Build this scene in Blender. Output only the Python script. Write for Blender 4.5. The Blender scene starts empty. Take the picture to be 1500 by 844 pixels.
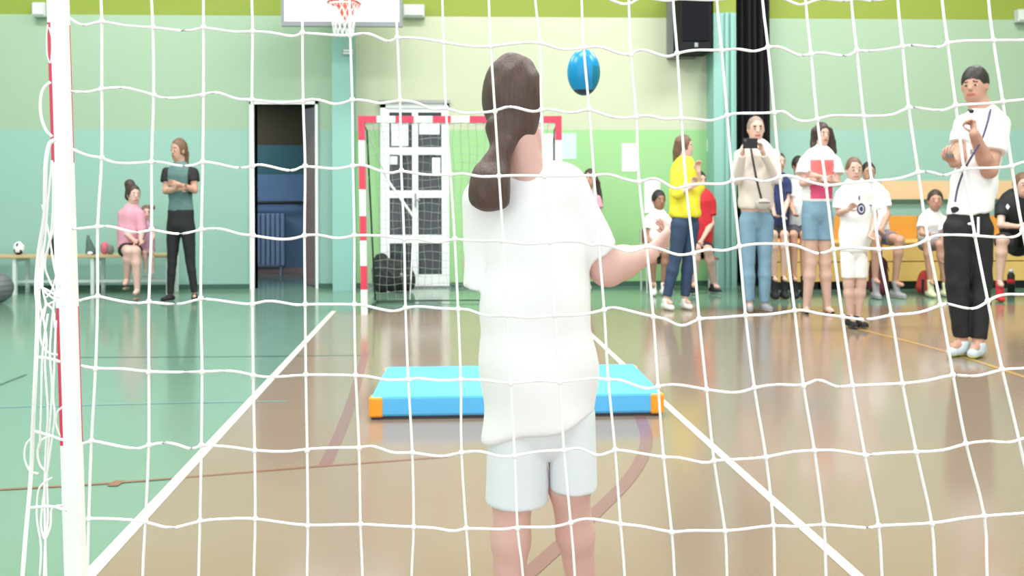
import bpy, bmesh, math, random
import numpy as np
from mathutils import Vector, Matrix
from mathutils.bvhtree import BVHTree

# ------------------------------------------------------------------ camera
F = 1300.0; HC = 1.03; YAW = math.radians(2.5); ROLL = 0.0033; YW = 10.2
sc = bpy.context.scene
C = sc.collection
cam_d = bpy.data.cameras.new('camera'); cam = bpy.data.objects.new('camera', cam_d); C.objects.link(cam)
cam_d.sensor_fit = 'HORIZONTAL'; cam_d.sensor_width = 36.0; cam_d.lens = 36.0 * F / 1500.0
cam_d.shift_y = -(422 - 289) / 1500.0; cam_d.clip_start = 0.02
cam_d.dof.use_dof = True; cam_d.dof.focus_distance = 1.35; cam_d.dof.aperture_fstop = 10.0
cam.matrix_world = Matrix.Translation((0, 0, HC)) @ Matrix.Rotation(-YAW, 4, 'Z') @ Matrix.Rotation(math.pi / 2, 4, 'X') @ Matrix.Rotation(-ROLL, 4, 'Z')
sc.camera = cam
# ------------------------------------------------------------------ world, lights, exposure
w = bpy.data.worlds.new('world'); sc.world = w; w.use_nodes = True
w.node_tree.nodes['Background'].inputs[0].default_value = (0.93, 0.97, 1.0, 1)
w.node_tree.nodes['Background'].inputs[1].default_value = 1.15
sc.view_settings.view_transform = 'Standard'; sc.view_settings.look = 'None'
sc.view_settings.exposure = 0.75; sc.view_settings.gamma = 1.0; sc.view_settings.use_curve_mapping = False
def area(name, loc, rot, sx, sy, power, col=(1, 1, 1)):
    l = bpy.data.lights.new(name, 'AREA'); l.shape = 'RECTANGLE'; l.size = sx; l.size_y = sy
    l.energy = power; l.color = col
    o = bpy.data.objects.new(name, l); C.objects.link(o); o.location = loc; o.rotation_euler = rot
    return o
for ax, ay in ((-4.5, 2.5), (0.0, 2.5), (4.5, 2.5), (-4.5, 7.2), (0.0, 7.2), (4.5, 7.2)):
    area('added_ceiling_light', (ax, ay, 5.72), (0, 0, 0), 2.4, 1.2, 135 if ax > 3 and ay > 5 else 105, (1, 0.985, 0.98))  # added lights out of view, brighten the hall from above
area('corridor_fill_light', (-3.6, 11.4, 2.35), (0, 0, 0), 1.0, 0.3, 13, (0.85, 0.93, 1))  # added fill without a fixture, brightens the corridor beyond the doorway

# ------------------------------------------------------------------ projection helpers (1500x844 frame)
CY, SY = math.cos(YAW), math.sin(YAW)
def ray(px, py):
    dx, dy = px - 750.0, py - 289.0
    u, v = (dx - ROLL * dy) / F, (dy + ROLL * dx) / F
    return np.array([u * CY + SY, -u * SY + CY, -v])
CO = np.array([0, 0, HC])
def at(px, py, t): return CO + ray(px, py) * t
def fl(px, py, z=0.0):
    r = ray(px, py); return CO + r * ((z - HC) / r[2])
def wl(px, py, off=0.0):
    r = ray(px, py); return CO + r * ((YW - off) / r[1])
def depth_of(px, py):
    r = ray(px, py); return -HC / r[2]

# ------------------------------------------------------------------ materials
def lin(c): return tuple((x / 255.0 / 12.92) if x / 255.0 <= 0.04045 else ((x / 255.0 + 0.055) / 1.055) ** 2.4 for x in c)
MATS = {}
def mat(name, rgb, rough=0.6, var=0.06, scale=6.0, metal=0.0, spec=0.5, bump=0.0, emit=None, sss=0.0):
    if name in MATS: return MATS[name]
    m = bpy.data.materials.new(name); m.use_nodes = True; nt = m.node_tree
    b = nt.nodes['Principled BSDF']
    c = lin(rgb)
    tc = nt.nodes.new('ShaderNodeTexCoord'); nz = nt.nodes.new('ShaderNodeTexNoise')
    nz.inputs['Scale'].default_value = scale; nz.inputs['Detail'].default_value = 3
    nt.links.new(tc.outputs['Object'], nz.inputs['Vector'])
    mx = nt.nodes.new('ShaderNodeMix'); mx.data_type = 'RGBA'
    mx.inputs[6].default_value = (*[x * (1 - var) for x in c], 1)
    mx.inputs[7].default_value = (*[min(1, x * (1 + var)) for x in c], 1)
    nt.links.new(nz.outputs['Fac'], mx.inputs[0]); nt.links.new(mx.outputs[2], b.inputs['Base Color'])
    b.inputs['Roughness'].default_value = rough; b.inputs['Metallic'].default_value = metal
    b.inputs['Specular IOR Level'].default_value = spec
    if sss: b.inputs['Subsurface Weight'].default_value = sss; b.inputs['Subsurface Radius'].default_value = (0.01, 0.004, 0.002)
    if bump:
        n2 = nt.nodes.new('ShaderNodeTexNoise'); n2.inputs['Scale'].default_value = scale * 6
        nt.links.new(tc.outputs['Object'], n2.inputs['Vector'])
        bp = nt.nodes.new('ShaderNodeBump'); bp.inputs['Strength'].default_value = bump; bp.inputs['Distance'].default_value = 0.01
        nt.links.new(n2.outputs['Fac'], bp.inputs['Height']); nt.links.new(bp.outputs['Normal'], b.inputs['Normal'])
    if emit:
        b.inputs['Emission Color'].default_value = (*lin(emit[0]), 1); b.inputs['Emission Strength'].default_value = emit[1]
    MATS[name] = m; return m
def floor_mat(name, c1, c2, rough=0.2):
    m = bpy.data.materials.new(name); m.use_nodes = True; nt = m.node_tree; b = nt.nodes['Principled BSDF']
    tc = nt.nodes.new('ShaderNodeTexCoord')
    n1 = nt.nodes.new('ShaderNodeTexNoise'); n1.inputs['Scale'].default_value = 0.9; n1.inputs['Detail'].default_value = 4
    n2 = nt.nodes.new('ShaderNodeTexNoise'); n2.inputs['Scale'].default_value = 3.5; n2.inputs['Detail'].default_value = 5
    for n in (n1, n2): nt.links.new(tc.outputs['Object'], n.inputs['Vector'])
    mx = nt.nodes.new('ShaderNodeMix'); mx.data_type = 'RGBA'
    mx.inputs[6].default_value = (*lin(c1), 1); mx.inputs[7].default_value = (*lin(c2), 1)
    nt.links.new(n1.outputs['Fac'], mx.inputs[0]); nt.links.new(mx.outputs[2], b.inputs['Base Color'])
    mr = nt.nodes.new('ShaderNodeMapRange'); mr.inputs[3].default_value = rough * 0.8; mr.inputs[4].default_value = rough * 1.3
    nt.links.new(n2.outputs['Fac'], mr.inputs[0]); nt.links.new(mr.outputs[0], b.inputs['Roughness'])
    b.inputs['Specular IOR Level'].default_value = 0.5
    bp = nt.nodes.new('ShaderNodeBump'); bp.inputs['Strength'].default_value = 0.05; bp.inputs['Distance'].default_value = 0.01
    nt.links.new(n2.outputs['Fac'], bp.inputs['Height']); nt.links.new(bp.outputs['Normal'], b.inputs['Normal'])
    return m

# ------------------------------------------------------------------ mesh helpers
def link(name, verts, faces, mats, parent=None, midx=None, smooth=False, autosm=False):
    me = bpy.data.meshes.new(name)
    loc = np.zeros(3)
    V = np.asarray(verts, float)
    if parent is not None: V = V - np.array(parent.matrix_world.translation)
    me.from_pydata(V.tolist(), [], [list(map(int, f)) for f in faces])
    if not isinstance(mats, (list, tuple)): mats = [mats]
    for m in mats: me.materials.append(m)
    if midx is not None: me.polygons.foreach_set('material_index', [int(i) for i in midx])
    if smooth: me.polygons.foreach_set('use_smooth', [True] * len(me.polygons))
    me.update()
    o = bpy.data.objects.new(name, me); C.objects.link(o)
    if parent is not None:
        o.parent = parent
        o.matrix_world = Matrix.Translation(parent.matrix_world.translation)
        o.matrix_parent_inverse = Matrix(); o.location = (0, 0, 0)
    return o
class MB:
    def __init__(s): s.v = []; s.f = []; s.m = []
    def add(s, v, f, mi=0):
        n = len(s.v); s.v += [tuple(map(float, p)) for p in v]; s.f += [[i + n for i in q] for q in f]; s.m += [mi] * len(f)
    def box(s, x0, x1, y0, y1, z0, z1, mi=0, bev=0.0):
        if bev <= 0:
            v = [(x, y, z) for z in (z0, z1) for y in (y0, y1) for x in (x0, x1)]
            f = [(0, 2, 3, 1), (4, 5, 7, 6), (0, 1, 5, 4), (2, 6, 7, 3), (0, 4, 6, 2), (1, 3, 7, 5)]
            s.add(v, f, mi)
        else:
            bm = bmesh.new(); bmesh.ops.create_cube(bm, size=1)
            for q in bm.verts: q.co = Vector(((x0 + x1) / 2 + q.co.x * (x1 - x0), (y0 + y1) / 2 + q.co.y * (y1 - y0), (z0 + z1) / 2 + q.co.z * (z1 - z0)))
            bmesh.ops.bevel(bm, geom=bm.edges[:], offset=bev, segments=2, affect='EDGES', profile=0.5)
            bm.verts.index_update(); s.add([tuple(q.co) for q in bm.verts], [[q.index for q in f.verts] for f in bm.faces], mi); bm.free()
    def tube(s, pts, r, n=8, mi=0, cap=True):
        pts = np.asarray(pts, float); m = len(pts); r = np.broadcast_to(np.asarray(r, float), (m,))
        tg = np.gradient(pts, axis=0); tg /= (np.linalg.norm(tg, axis=1)[:, None] + 1e-12)
        ref = np.array([0, 1.0, 0]) if abs(tg[0][1]) < 0.8 else np.array([1.0, 0, 0])
        V = []
        for i in range(m):
            a = np.cross(tg[i], ref); a /= np.linalg.norm(a) + 1e-12; b = np.cross(tg[i], a)
            ref = -np.cross(tg[i], a) if False else ref
            for k in range(n):
                th = 2 * math.pi * k / n; V.append(pts[i] + r[i] * (math.cos(th) * a + math.sin(th) * b))
        Fs = [(i * n + k, i * n + (k + 1) % n, (i + 1) * n + (k + 1) % n, (i + 1) * n + k) for i in range(m - 1) for k in range(n)]
        if cap: Fs += [tuple(range(n))[::-1], tuple((m - 1) * n + k for k in range(n))]
        s.add(V, Fs, mi)
    def ell(s, c, r, yaw=0.0, nu=16, nv=10, mi=0):
        cs, sn = math.cos(yaw), math.sin(yaw); V = []
        for j in range(nv + 1):
            ph = math.pi * j / nv
            for i in range(nu):
                th = 2 * math.pi * i / nu
                x, y, z = r[0] * math.sin(ph) * math.cos(th), r[1] * math.sin(ph) * math.sin(th), r[2] * math.cos(ph)
                V.append((c[0] + x * cs - y * sn, c[1] + x * sn + y * cs, c[2] + z))
        Fs = [(j * nu + i, (j + 1) * nu + i, (j + 1) * nu + (i + 1) % nu, j * nu + (i + 1) % nu) for j in range(nv) for i in range(nu)]
        s.add(V, Fs, mi)
    def build(s, name, mats, parent=None, smooth=False):
        return link(name, s.v, s.f, mats, parent, s.m, smooth)
def tag(o, label=None, cat=None, group=None, kind=None):
    if label: o['label'] = label
    if cat: o['category'] = cat
    if group: o['group'] = group
    if kind: o['kind'] = kind
    return o
def thing(name, label, cat, loc, group=None):
    o = bpy.data.objects.new(name, None); C.objects.link(o); o.location = tuple(map(float, loc)); o.empty_display_size = 0.1
    o.matrix_world = Matrix.Translation(o.location)
    return tag(o, label, cat, group)
def struct(o): o['kind'] = 'structure'; return o
def catmull(P, sub=5):
    P = np.asarray(P, float); out = []
    Q = np.vstack([2 * P[0] - P[1], P, 2 * P[-1] - P[-2]])
    for i in range(1, len(Q) - 2):
        p0, p1, p2, p3 = Q[i - 1], Q[i], Q[i + 1], Q[i + 2]
        for k in range(sub):
            t = k / sub
            out.append(0.5 * ((2 * p1) + (-p0 + p2) * t + (2 * p0 - 5 * p1 + 4 * p2 - p3) * t * t + (-p0 + 3 * p1 - 3 * p2 + p3) * t ** 3))
    out.append(P[-1]); return np.array(out)

# ------------------------------------------------------------------ smooth-union surfaces (surface nets)
def cone(a, b, ra, rb, ky=1.0): return ('c', np.array(a, float), np.array(b, float), ra, rb, ky)
def ellp(c, r, yaw=0.0, pitch=0.0): return ('e', np.array(c, float), np.array(r, float), yaw, pitch)
def bbox(p):
    if p[0] == 'c':
        R = max(p[3], p[4]); e = np.array([R, R * max(p[5], 1), R]); return np.minimum(p[1], p[2]) - e, np.maximum(p[1], p[2]) + e
    R = np.max(p[2]); return p[1] - R, p[1] + R
def dist(p, X, Y, Z):
    if p[0] == 'c':
        a, b, ra, rb, ky = p[1:]
        ay, by = a[1] / ky, b[1] / ky; Y = Y / ky
        d = np.array([b[0] - a[0], by - ay, b[2] - a[2]]); L = float(d @ d) + 1e-9
        t = np.clip(((X - a[0]) * d[0] + (Y - ay) * d[1] + (Z - a[2]) * d[2]) / L, 0, 1)
        return np.sqrt((X - a[0] - t * d[0]) ** 2 + (Y - ay - t * d[1]) ** 2 + (Z - a[2] - t * d[2]) ** 2) - (ra + (rb - ra) * t)
    c, r, yaw, pitch = p[1:]
    x, y, z = X - c[0], Y - c[1], Z - c[2]
    cs, sn = math.cos(yaw), math.sin(yaw); x, y = x * cs + y * sn, -x * sn + y * cs
    if pitch:
        cs, sn = math.cos(pitch), math.sin(pitch); y, z = y * cs + z * sn, -y * sn + z * cs
    k0 = np.sqrt((x / r[0]) ** 2 + (y / r[1]) ** 2 + (z / r[2]) ** 2)
    k1 = np.sqrt((x / r[0] ** 2) ** 2 + (y / r[1] ** 2) ** 2 + (z / r[2] ** 2) ** 2) + 1e-6
    return k0 * (k0 - 1) / k1
def surface(ops, h, wr=0.0, wf=30.0):
    us = [bbox(o[1]) for o in ops if o[0] == 'u']
    lo = np.min([b[0] for b in us], axis=0) - 4 * h; hi = np.max([b[1] for b in us], axis=0) + 4 * h
    n = np.ceil((hi - lo) / h).astype(int) + 1
    ax = [(lo[i] + h * np.arange(n[i])).astype(np.float32) for i in range(3)]
    V = np.full(n, 1.0, np.float32)
    for o in ops:
        if o[0] in 'us':
            k = o[2]; bl, bh = bbox(o[1]); m = k + 3 * h
            i0 = np.clip(((bl - m - lo) / h).astype(int), 0, n); i1 = np.clip(((bh + m - lo) / h).astype(int) + 2, 0, n)
            if np.any(i1 <= i0): continue
            sl = tuple(slice(i0[q], i1[q]) for q in range(3))
            d = dist(o[1], ax[0][sl[0]][:, None, None], ax[1][sl[1]][None, :, None], ax[2][sl[2]][None, None, :])
            v = V[sl]
            if o[0] == 'u':
                hh = np.maximum(k - np.abs(v - d), 0) / max(k, 1e-6)
                V[sl] = np.minimum(v, d) - hh * hh * k * 0.25
            else: V[sl] = np.maximum(v, -d)
        else:
            p, nn = o[1], o[2]
            d = (ax[0] - p[0])[:, None, None] * nn[0] + (ax[1] - p[1])[None, :, None] * nn[1] + (ax[2] - p[2])[None, None, :] * nn[2]
            d = d.astype(np.float32); kk = 2.5 * h; hh = np.maximum(kk - np.abs(V - d), 0) / kk; V = np.maximum(V, d) + hh * hh * kk * .25
    if wr:
        a, b, c = ax[0][:, None, None] * wf, ax[1][None, :, None] * wf, ax[2][None, None, :] * wf
        V = V + wr * (np.sin(a * 1.3 + 1.7 * np.sin(c * 0.6 + 0.5)) * np.sin(c * 0.8 + 1.9 * np.sin(a * 0.5) + b) + 0.5 * np.sin(2.3 * a + 1.2 * c + b))
    S = V < 0
    nc = n - 1; cnt = np.zeros(nc + 2, np.float32); sm = np.zeros((3,) + tuple(nc + 2), np.float32)
    quads = []
    edges = []
    for A in range(3):
        s0 = [slice(None)] * 3; s1 = [slice(None)] * 3; s0[A] = slice(0, -1); s1[A] = slice(1, None)
        cr = S[tuple(s0)] != S[tuple(s1)]; idx = np.argwhere(cr)
        v0 = V[tuple(s0)][cr]; v1 = V[tuple(s1)][cr]; t = v0 / (v0 - v1)
        P = idx.astype(np.float32); P[:, A] += t
        B_, C_ = [(1, 2), (2, 0), (0, 1)][A]
        cells = []
        for db, dc in ((-1, -1), (0, -1), (0, 0), (-1, 0)):
            ci = idx.copy(); ci[:, B_] += db; ci[:, C_] += dc; ci += 1
            np.add.at(cnt, tuple(ci.T), 1)
            for q in range(3): np.add.at(sm[q], tuple(ci.T), P[:, q])
            cells.append(ci)
        edges.append((cells, S[tuple(s0)][cr]))
    act = np.argwhere(cnt > 0); idm = np.full(nc + 2, -1, int); idm[tuple(act.T)] = np.arange(len(act))
    c = cnt[tuple(act.T)]; W = np.stack([sm[q][tuple(act.T)] / c for q in range(3)], 1) * h + lo
    for cells, ins in edges:
        q = np.stack([idm[tuple(ci.T)] for ci in cells], 1)
        q[~ins] = q[~ins][:, ::-1]; quads.append(q)
    return W, np.vstack(quads)

# ------------------------------------------------------------------ room shell
M_lime = mat('lime_paint', (136, 152, 58), 0.7, 0.03, 1.5)
M_mintmid = mat('mint_paint', (157, 182, 157), 0.55, 0.04, 0.8)
M_teallow = mat('teal_paint', (148, 187, 176), 0.5, 0.04, 0.8)
M_cream = mat('pale_yellow_paint', (190, 197, 170), 0.55, 0.04, 0.8)
M_green = mat('leaf_green_paint', (152, 200, 140), 0.5, 0.04, 0.8)
M_pillar = mat('turquoise_paint', (138, 186, 178), 0.5, 0.04, 0.8)
M_white = mat('white_paint', (236, 238, 240), 0.4, 0.02)
M_base = mat('dark_green_trim', (62, 98, 82), 0.5)
M_black = mat('black_plastic', (22, 23, 27), 0.45)
M_steel = mat('grey_metal', (150, 156, 160), 0.35, metal=0.4)
FG = floor_mat('green_sports_floor', (104, 136, 118), (114, 146, 130), 0.13)
FB = floor_mat('brown_sports_floor', (134, 117, 103), (145, 128, 112), 0.13)
XW = 8.0; ZB = 1.807; ZL = 3.104; ZT = 6.0
d1 = (wl(373, 300)[0], wl(464, 300)[0], wl(420, 153)[2])
d2 = (wl(561, 300)[0], wl(657, 300)[0], wl(610, 152)[2])
p1 = (wl(487, 300, .3)[0], wl(514, 300, .3)[0] + 0.02); p2 = (wl(1046, 300, .3)[0], wl(1079, 300, .3)[0])
wb = MB(); TH = 0.14
def wseg(x0, x1, z0, low, mid):
    for a, b, m in ((0, ZB, low), (ZB, ZL, mid), (ZL, ZT, 2)):
        a2 = max(a, z0)
        if b > a2: wb.box(x0, x1, YW, YW + TH, a2, b, m)
wseg(-XW, d1[0], 0, 0, 1); wseg(d1[0], d1[1], d1[2], 0, 1); wseg(d1[1], p1[0] + .1, 0, 0, 1)
wseg(p1[0] + .1, d2[0], 0, 3, 4); wseg(d2[0], d2[1], d2[2], 3, 4); wseg(d2[1], p2[0] + .1, 0, 3, 4); wseg(p2[0] + .1, XW, 0, 0, 1)
back = struct(wb.build('wall_back', [M_teallow, M_mintmid, M_lime, M_green, M_cream]))
for i, (a, b) in enumerate((p1, p2)):
    m = MB(); m.box(a, b, YW - .3, YW, 0, ZL + .2 if i == 0 else ZL, 0)
    m.box(a, b, YW - .3, YW, ZL + .2 if i == 0 else ZL, ZT, 0 if i == 0 else 1)
    if i == 1:
        for pa, pb_ in ((1063, 1067), (1071, 1075)): m.box(wl(pa, 300, .32)[0], wl(pb_, 300, .32)[0], YW - .33, YW - .3, 0, ZL, 0)
    struct(m.build('trim_%d' % (i + 1), [M_pillar, M_lime]))
for side, sx in (('left', -1), ('right', 1)):
    m = MB()
    for a, b, q in ((0, ZB, 0), (ZB, ZL, 1), (ZL, ZT, 2)): m.box(min(sx * XW, sx * (XW + TH)), max(sx * XW, sx * (XW + TH)), -3, YW + TH, a, b, q)
    struct(m.build('wall_' + side, [M_teallow, M_mintmid, M_lime]))
m = MB(); m.box(-XW, XW, -3, YW + TH, ZT, ZT + .12); ceil = struct(m.build('ceiling', mat('ceiling_white', (225, 228, 225), .8)))
# floor with brown court and painted lines
EX = fl(490, 456); YF = EX[1]
La, Lb = fl(130, 844), fl(490, 455)
dl = (Lb - La) / (Lb - La)[1]
def onL(y): return La + dl * (y - La[1])
m = MB(); m.add([(-XW, -3, 0), (XW, -3, 0), (XW, YW + 4, 0), (-XW, YW + 4, 0)], [(0, 1, 2, 3)], 0)
q0, q1 = onL(-3), onL(YF)
m.add([(q0[0], -3, .0012), (XW, -3, .0012), (XW, YF, .0012), (q1[0], YF, .0012)], [(0, 1, 2, 3)], 1)
floor = struct(m.build('floor', [FG, FB]))
def line(pts, wd, m_, z=.0026, name='painted_line'):
    P = np.array([fl(*p)[:2] for p in pts]) if len(pts[0]) == 2 else np.array([p[:2] for p in pts])
    if len(P) > 2: P = catmull(P, 6)
    t = np.gradient(P, axis=0); t /= np.linalg.norm(t, axis=1)[:, None]; nrm = np.stack([-t[:, 1], t[:, 0]], 1)
    V = [(p[0] + n[0] * s * wd / 2, p[1] + n[1] * s * wd / 2, z) for p, n in zip(P, nrm) for s in (-1, 1)]
    b = MB(); b.add(V, [(2 * i, 2 * i + 2, 2 * i + 3, 2 * i + 1)[::-1] for i in range(len(P) - 1)])
    return b.build(name, m_, floor)
L_white = mat('white_line_paint', (235, 232, 222), .25, .03); L_mauve = mat('mauve_line_paint', (132, 96, 96), .2)
L_red = mat('rust_line_paint', (136, 92, 74), .2); L_yel = mat('ochre_line_paint', (196, 158, 92), .2)
L_dark = mat('dark_line_paint', (70, 92, 84), .2); L_blue = mat('pale_blue_line_paint', (120, 165, 172), .2)
line([tuple(onL(-0.5)), tuple(onL(YF))], .042, L_white)
line([(1280, 867), (1255, 844), (980, 597), (865, 490), (828, 458)], .034, L_white, .0028)
line([(925, 575), (938, 612), (947, 640), (940, 672), (918, 706), (880, 745), (820, 800), (768, 846), (700, 900)], .052, L_mauve)
line([(476, 683), (500, 630), (520, 572), (536, 515)], .05, L_mauve, .0022)
line([(0, 718), (170, 708), (430, 687), (655, 670)], .018, L_red, .0024)
line([(162, 709), (178, 709)], .06, L_red, .003)
line([(1240, 478), (1380, 514), (1510, 556)], .035, L_yel)
line([(-40, 580), (38, 549)], .02, L_dark)
line([(60, 524), (300, 523), (530, 521)], .018, L_dark, .0022)
line([(-40, 598), (250, 591), (420, 588)], .014, L_blue, .0022)
# baseboards
for nm, a, b in (('baseboard_left', -XW, d1[0] - .05), ('baseboard_middle', d1[1], p1[0]), ('baseboard_back', p1[1], d2[0] - .02), ('baseboard_center', d2[1] + .02, p2[0]), ('baseboard_right', p2[1], XW)):
    m = MB(); m.box(a, b, YW - .02, YW, 0, .055); struct(m.build(nm, M_base))
# corridor behind the open doorway
m = MB(); cx0, cx1, cy1 = d1[0] - 1.6, d1[1] + .5, YW + 2.0
m.box(cx0, cx1, cy1, cy1 + .1, 0, 1.35, 1); m.box(cx0, cx1, cy1, cy1 + .1, 1.35, 1.75, 2); m.box(cx0, cx1, cy1, cy1 + .1, 1.75, 2.6, 0)
m.box(cx0, cx1, cy1 - .02, cy1, 0, .08, 3)
struct(m.build('wall_corridor', CM_ := [mat('olive_brown_paint', (84, 72, 48), .7), mat('slate_blue_paint', (118, 148, 186), .6), mat('deep_teal_paint', (70, 118, 124), .6), mat('pink_skirting', (182, 150, 150), .5)]))
for nm_, bb_ in (('wall_corridor_left', (cx0 - .1, cx0, YW + TH, cy1, 0, 2.6)), ('wall_corridor_right', (cx1, cx1 + .1, YW + TH, cy1, 0, 2.6)), ('ceiling_corridor', (cx0, cx1, YW + TH, cy1, 2.5, 2.6))):
    m = MB(); m.box(*bb_); struct(m.build(nm_, CM_[0 if 'ceil' in nm_ else 1]))
m = MB(); hz = at(420, 297, 12)[2]
m.tube([(cx0, cy1 - .08, hz), (cx1, cy1 - .08, hz)], .022)
hr = thing('handrail', 'black tubular handrail on the corridor wall beyond the open doorway', 'handrail', (d1[0], cy1 - .08, hz))
m.build('rail', M_black, hr); m = MB(); x = d1[0] - .1
m.tube([(x + .55, cy1 - .1, hz - .02), (x + .55, cy1 - .1, hz - .17), (cx1, cy1 - .1, hz - .17)], .02); m.build('lower_rail', M_black, hr)
for k in range(4):
    m = MB(); m.tube([(cx0 + .3 + k * .7, cy1 - .08, hz), (cx0 + .3 + k * .7, cy1, hz)], .012); m.build('bracket', M_black, hr)
rad = thing('radiator', 'pale blue-white ribbed radiator low on the corridor wall', 'radiator', (d1[0], cy1 - .08, 0.1))
for k in range(9):
    m = MB(); xx = at(372 + k * 7, 350, 12)[0] - .12; m.box(xx - .026, xx + .026, cy1 - .13, cy1 - .04, .12, .82, 0, .012); m.build('rib', mat('radiator_enamel', (150, 170, 205), .4), rad)
m = MB(); xx = at(372, 350, 12)[0] - .15; m.box(xx, xx + .55, cy1 - .1, cy1 - .06, .10, .14); m.box(xx + .02, xx + .05, cy1 - .1, cy1 - .06, 0, .12); m.box(xx + .5, xx + .53, cy1 - .1, cy1 - .06, 0, .12)
m.build('pipe', MATS['radiator_enamel'], rad)
# door 1: frame and leaf
m = MB(); fw = .05
m.box(d1[0] - fw, d1[0], YW - .03, YW + TH, 0, d1[2] + .04); m.box(d1[1] - .012, d1[1] + .02, YW - .03, YW + TH, 0, d1[2] + .04); m.box(d1[0] - fw, d1[1] + .02, YW - .03, YW + TH, d1[2], d1[2] + .04)
dr = struct(m.build('door_1', M_white))
a = math.radians(58); Ld = .42; hx, hy = d1[1] - .02, YW + TH
lv = [(hx, hy), (hx - Ld * math.cos(a), hy + Ld * math.sin(a))]
nx, ny = math.sin(a) * .035, math.cos(a) * .035
pts = [lv[0], lv[1], (lv[1][0] + nx, lv[1][1] + ny), (lv[0][0] + nx, lv[0][1] + ny)]
m = MB(); m.add([(x, y, z) for z in (.01, d1[2] - .01) for x, y in pts], [(0, 1, 2, 3), (7, 6, 5, 4), (0, 4, 5, 1), (1, 5, 6, 2), (2, 6, 7, 3), (3, 7, 4, 0)])
lf = m.build('door_leaf', mat('grey_brown_door', (128, 112, 108), .5), dr)
m = MB(); hp = (lv[1][0] + .05, lv[1][1] - .12, 1.0); m.tube([hp, (hp[0] - .03, hp[1] - .03, 1.0), (hp[0] + .02, hp[1] - .08, 1.0)], .01); m.build('door_handle', M_steel, dr)
# door 2: glazed double door
m = MB(); y0 = YW - .04
def wx(p): return wl(p, 300)[0]
def wz(p, px=610): return wl(px, p)[2]
m.box(wx(558), wx(566), y0, YW + .1, 0, d2[2]); m.box(wx(651), wx(658), y0, YW + .1, 0, d2[2]); m.box(wx(558), wx(658), y0, YW + .1, d2[2] - .05, d2[2])
d2o = struct(m.build('door_2', M_white))
m = MB(); m.box(wx(556), wx(660), y0 - .03, y0 + .02, d2[2] + .0, d2[2] + .035); m.build('door_lintel', mat('grey_lintel', (160, 160, 158), .5), d2o)
rows = [(165, 216), (227, 279), (290, 344), (356, 402)]
cols = [(571, 604), (613, 647)]
zb = [(wz(b), wz(a)) for a, b in rows]
for ci, (ca, cb) in enumerate(cols):
    L0, L1 = (wx(566), wx(608.5)) if ci == 0 else (wx(608.5), wx(651))
    m = MB(); m.box(L0, wx(ca), y0 + .02, y0 + .06, .02, d2[2] - .05); m.box(wx(cb), L1, y0 + .02, y0 + .06, .02, d2[2] - .05)
    zs = [.02] + [v for z in reversed(zb) for v in z] + [d2[2] - .05]
    for k in range(0, len(zs), 2): m.box(wx(ca), wx(cb), y0 + .02, y0 + .06, zs[k], zs[k + 1])
    lf = m.build('door_leaf', M_white, d2o)
    for k, (za, z2) in enumerate(zb):
        g = MB(); g.box(wx(ca), wx(cb), y0 + .035, y0 + .042, za, z2); g.build('pane', mat('dark_glass', (58, 64, 70), .08, .15, 3), lf)
        g = MB(); xm = (wx(ca) + wx(cb)) / 2
        g.box(wx(ca), wx(ca) + .008, y0 + .018, y0 + .035, za, z2); g.box(wx(cb) - .008, wx(cb), y0 + .018, y0 + .035, za, z2)
        g.box(wx(ca), wx(cb), y0 + .018, y0 + .035, z2 - .01, z2); g.build('glazing_bead', M_black, lf)
m = MB(); m.tube([(wx(609), y0 + .02, 1.0), (wx(609), y0 - .03, 1.0), (wx(616), y0 - .04, 1.0)], .01); m.box(wx(607.5), wx(610.5), y0 + .01, y0 + .02, .92, 1.08); m.build('door_handle', M_steel, d2o)
m = MB(); m.box(wx(555), wx(661), YW - .06, YW + .1, 0, .02); m.build('door_sill', mat('grey_sill', (120, 126, 122), .4), d2o)
paper = mat('white_paper', (232, 236, 240), .7, .02)
def sheet(px0, px1, py0, py1, off, label, name='notice_sheet', m_=None, group=None):
    a, b = wl(px0, py1, off), wl(px1, py0, off)
    o = MB(); o.box(a[0], b[0], YW - off - .003, YW - off, a[2], b[2]); q = o.build(name, m_ or paper)
    me = q.data; c = Vector(((a[0] + b[0]) / 2, YW - off, (a[2] + b[2]) / 2)); me.transform(Matrix.Translation(-c)); q.location = c
    tag(q, label, 'notice', group); return q
off = .023
sheet(573, 598, 170, 214, off, 'large white sheet taped inside top left pane of the glazed door')
sheet(614, 644, 171, 197, off, 'white landscape sheet in the top right pane of the glazed door')
sheet(571, 582, 229, 241, off, 'small white card in the second left pane of the glazed door')
sheet(633, 645, 231, 256, off, 'narrow white sheet in the second right pane of the glazed door')
sheet(797, 819, 196, 236, 0, "white notice on green wall beside the girl's head, behind the goal post")
sheet(823, 844, 195, 233, 0, 'pale blue-white notice on green wall just right of the far goal post', m_=mat('blue_paper', (196, 222, 226), .7, .02))
sheet(911, 933, 210, 251, 0, 'white notice sheet alone in the middle of the green wall')
sheet(944, 967, 264, 312, 0, 'white notice low on green wall above the seated boy')
m = MB(); a = wl(1036, 222, .02); b = wl(1044, 204, .02); m.box(a[0], b[0], YW - .04, YW, a[2], b[2], 0, .006)
th = m.build('wall_thermostat', M_white); tag(th, 'small white control box on green wall left of the turquoise pillar', 'control box')
m = MB(); a = wl(501, 81, .3); b = wl(519, 71, .3); m.box(a[0], b[0], YW - .315, YW - .3, a[2], b[2]); sg = m.build('wall_sign', mat('grey_plate', (150, 176, 172), .5)); tag(sg, 'small grey lettered plate high on turquoise pillar under backboard', 'sign')
for k in (73.5, 77.5):
    m = MB(); a = wl(503, k + 1.3, .317); b = wl(517, k - .6, .317); m.box(a[0], b[0], YW - .319, YW - .315, a[2], b[2]); m.build('lettering', M_white, sg)
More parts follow.
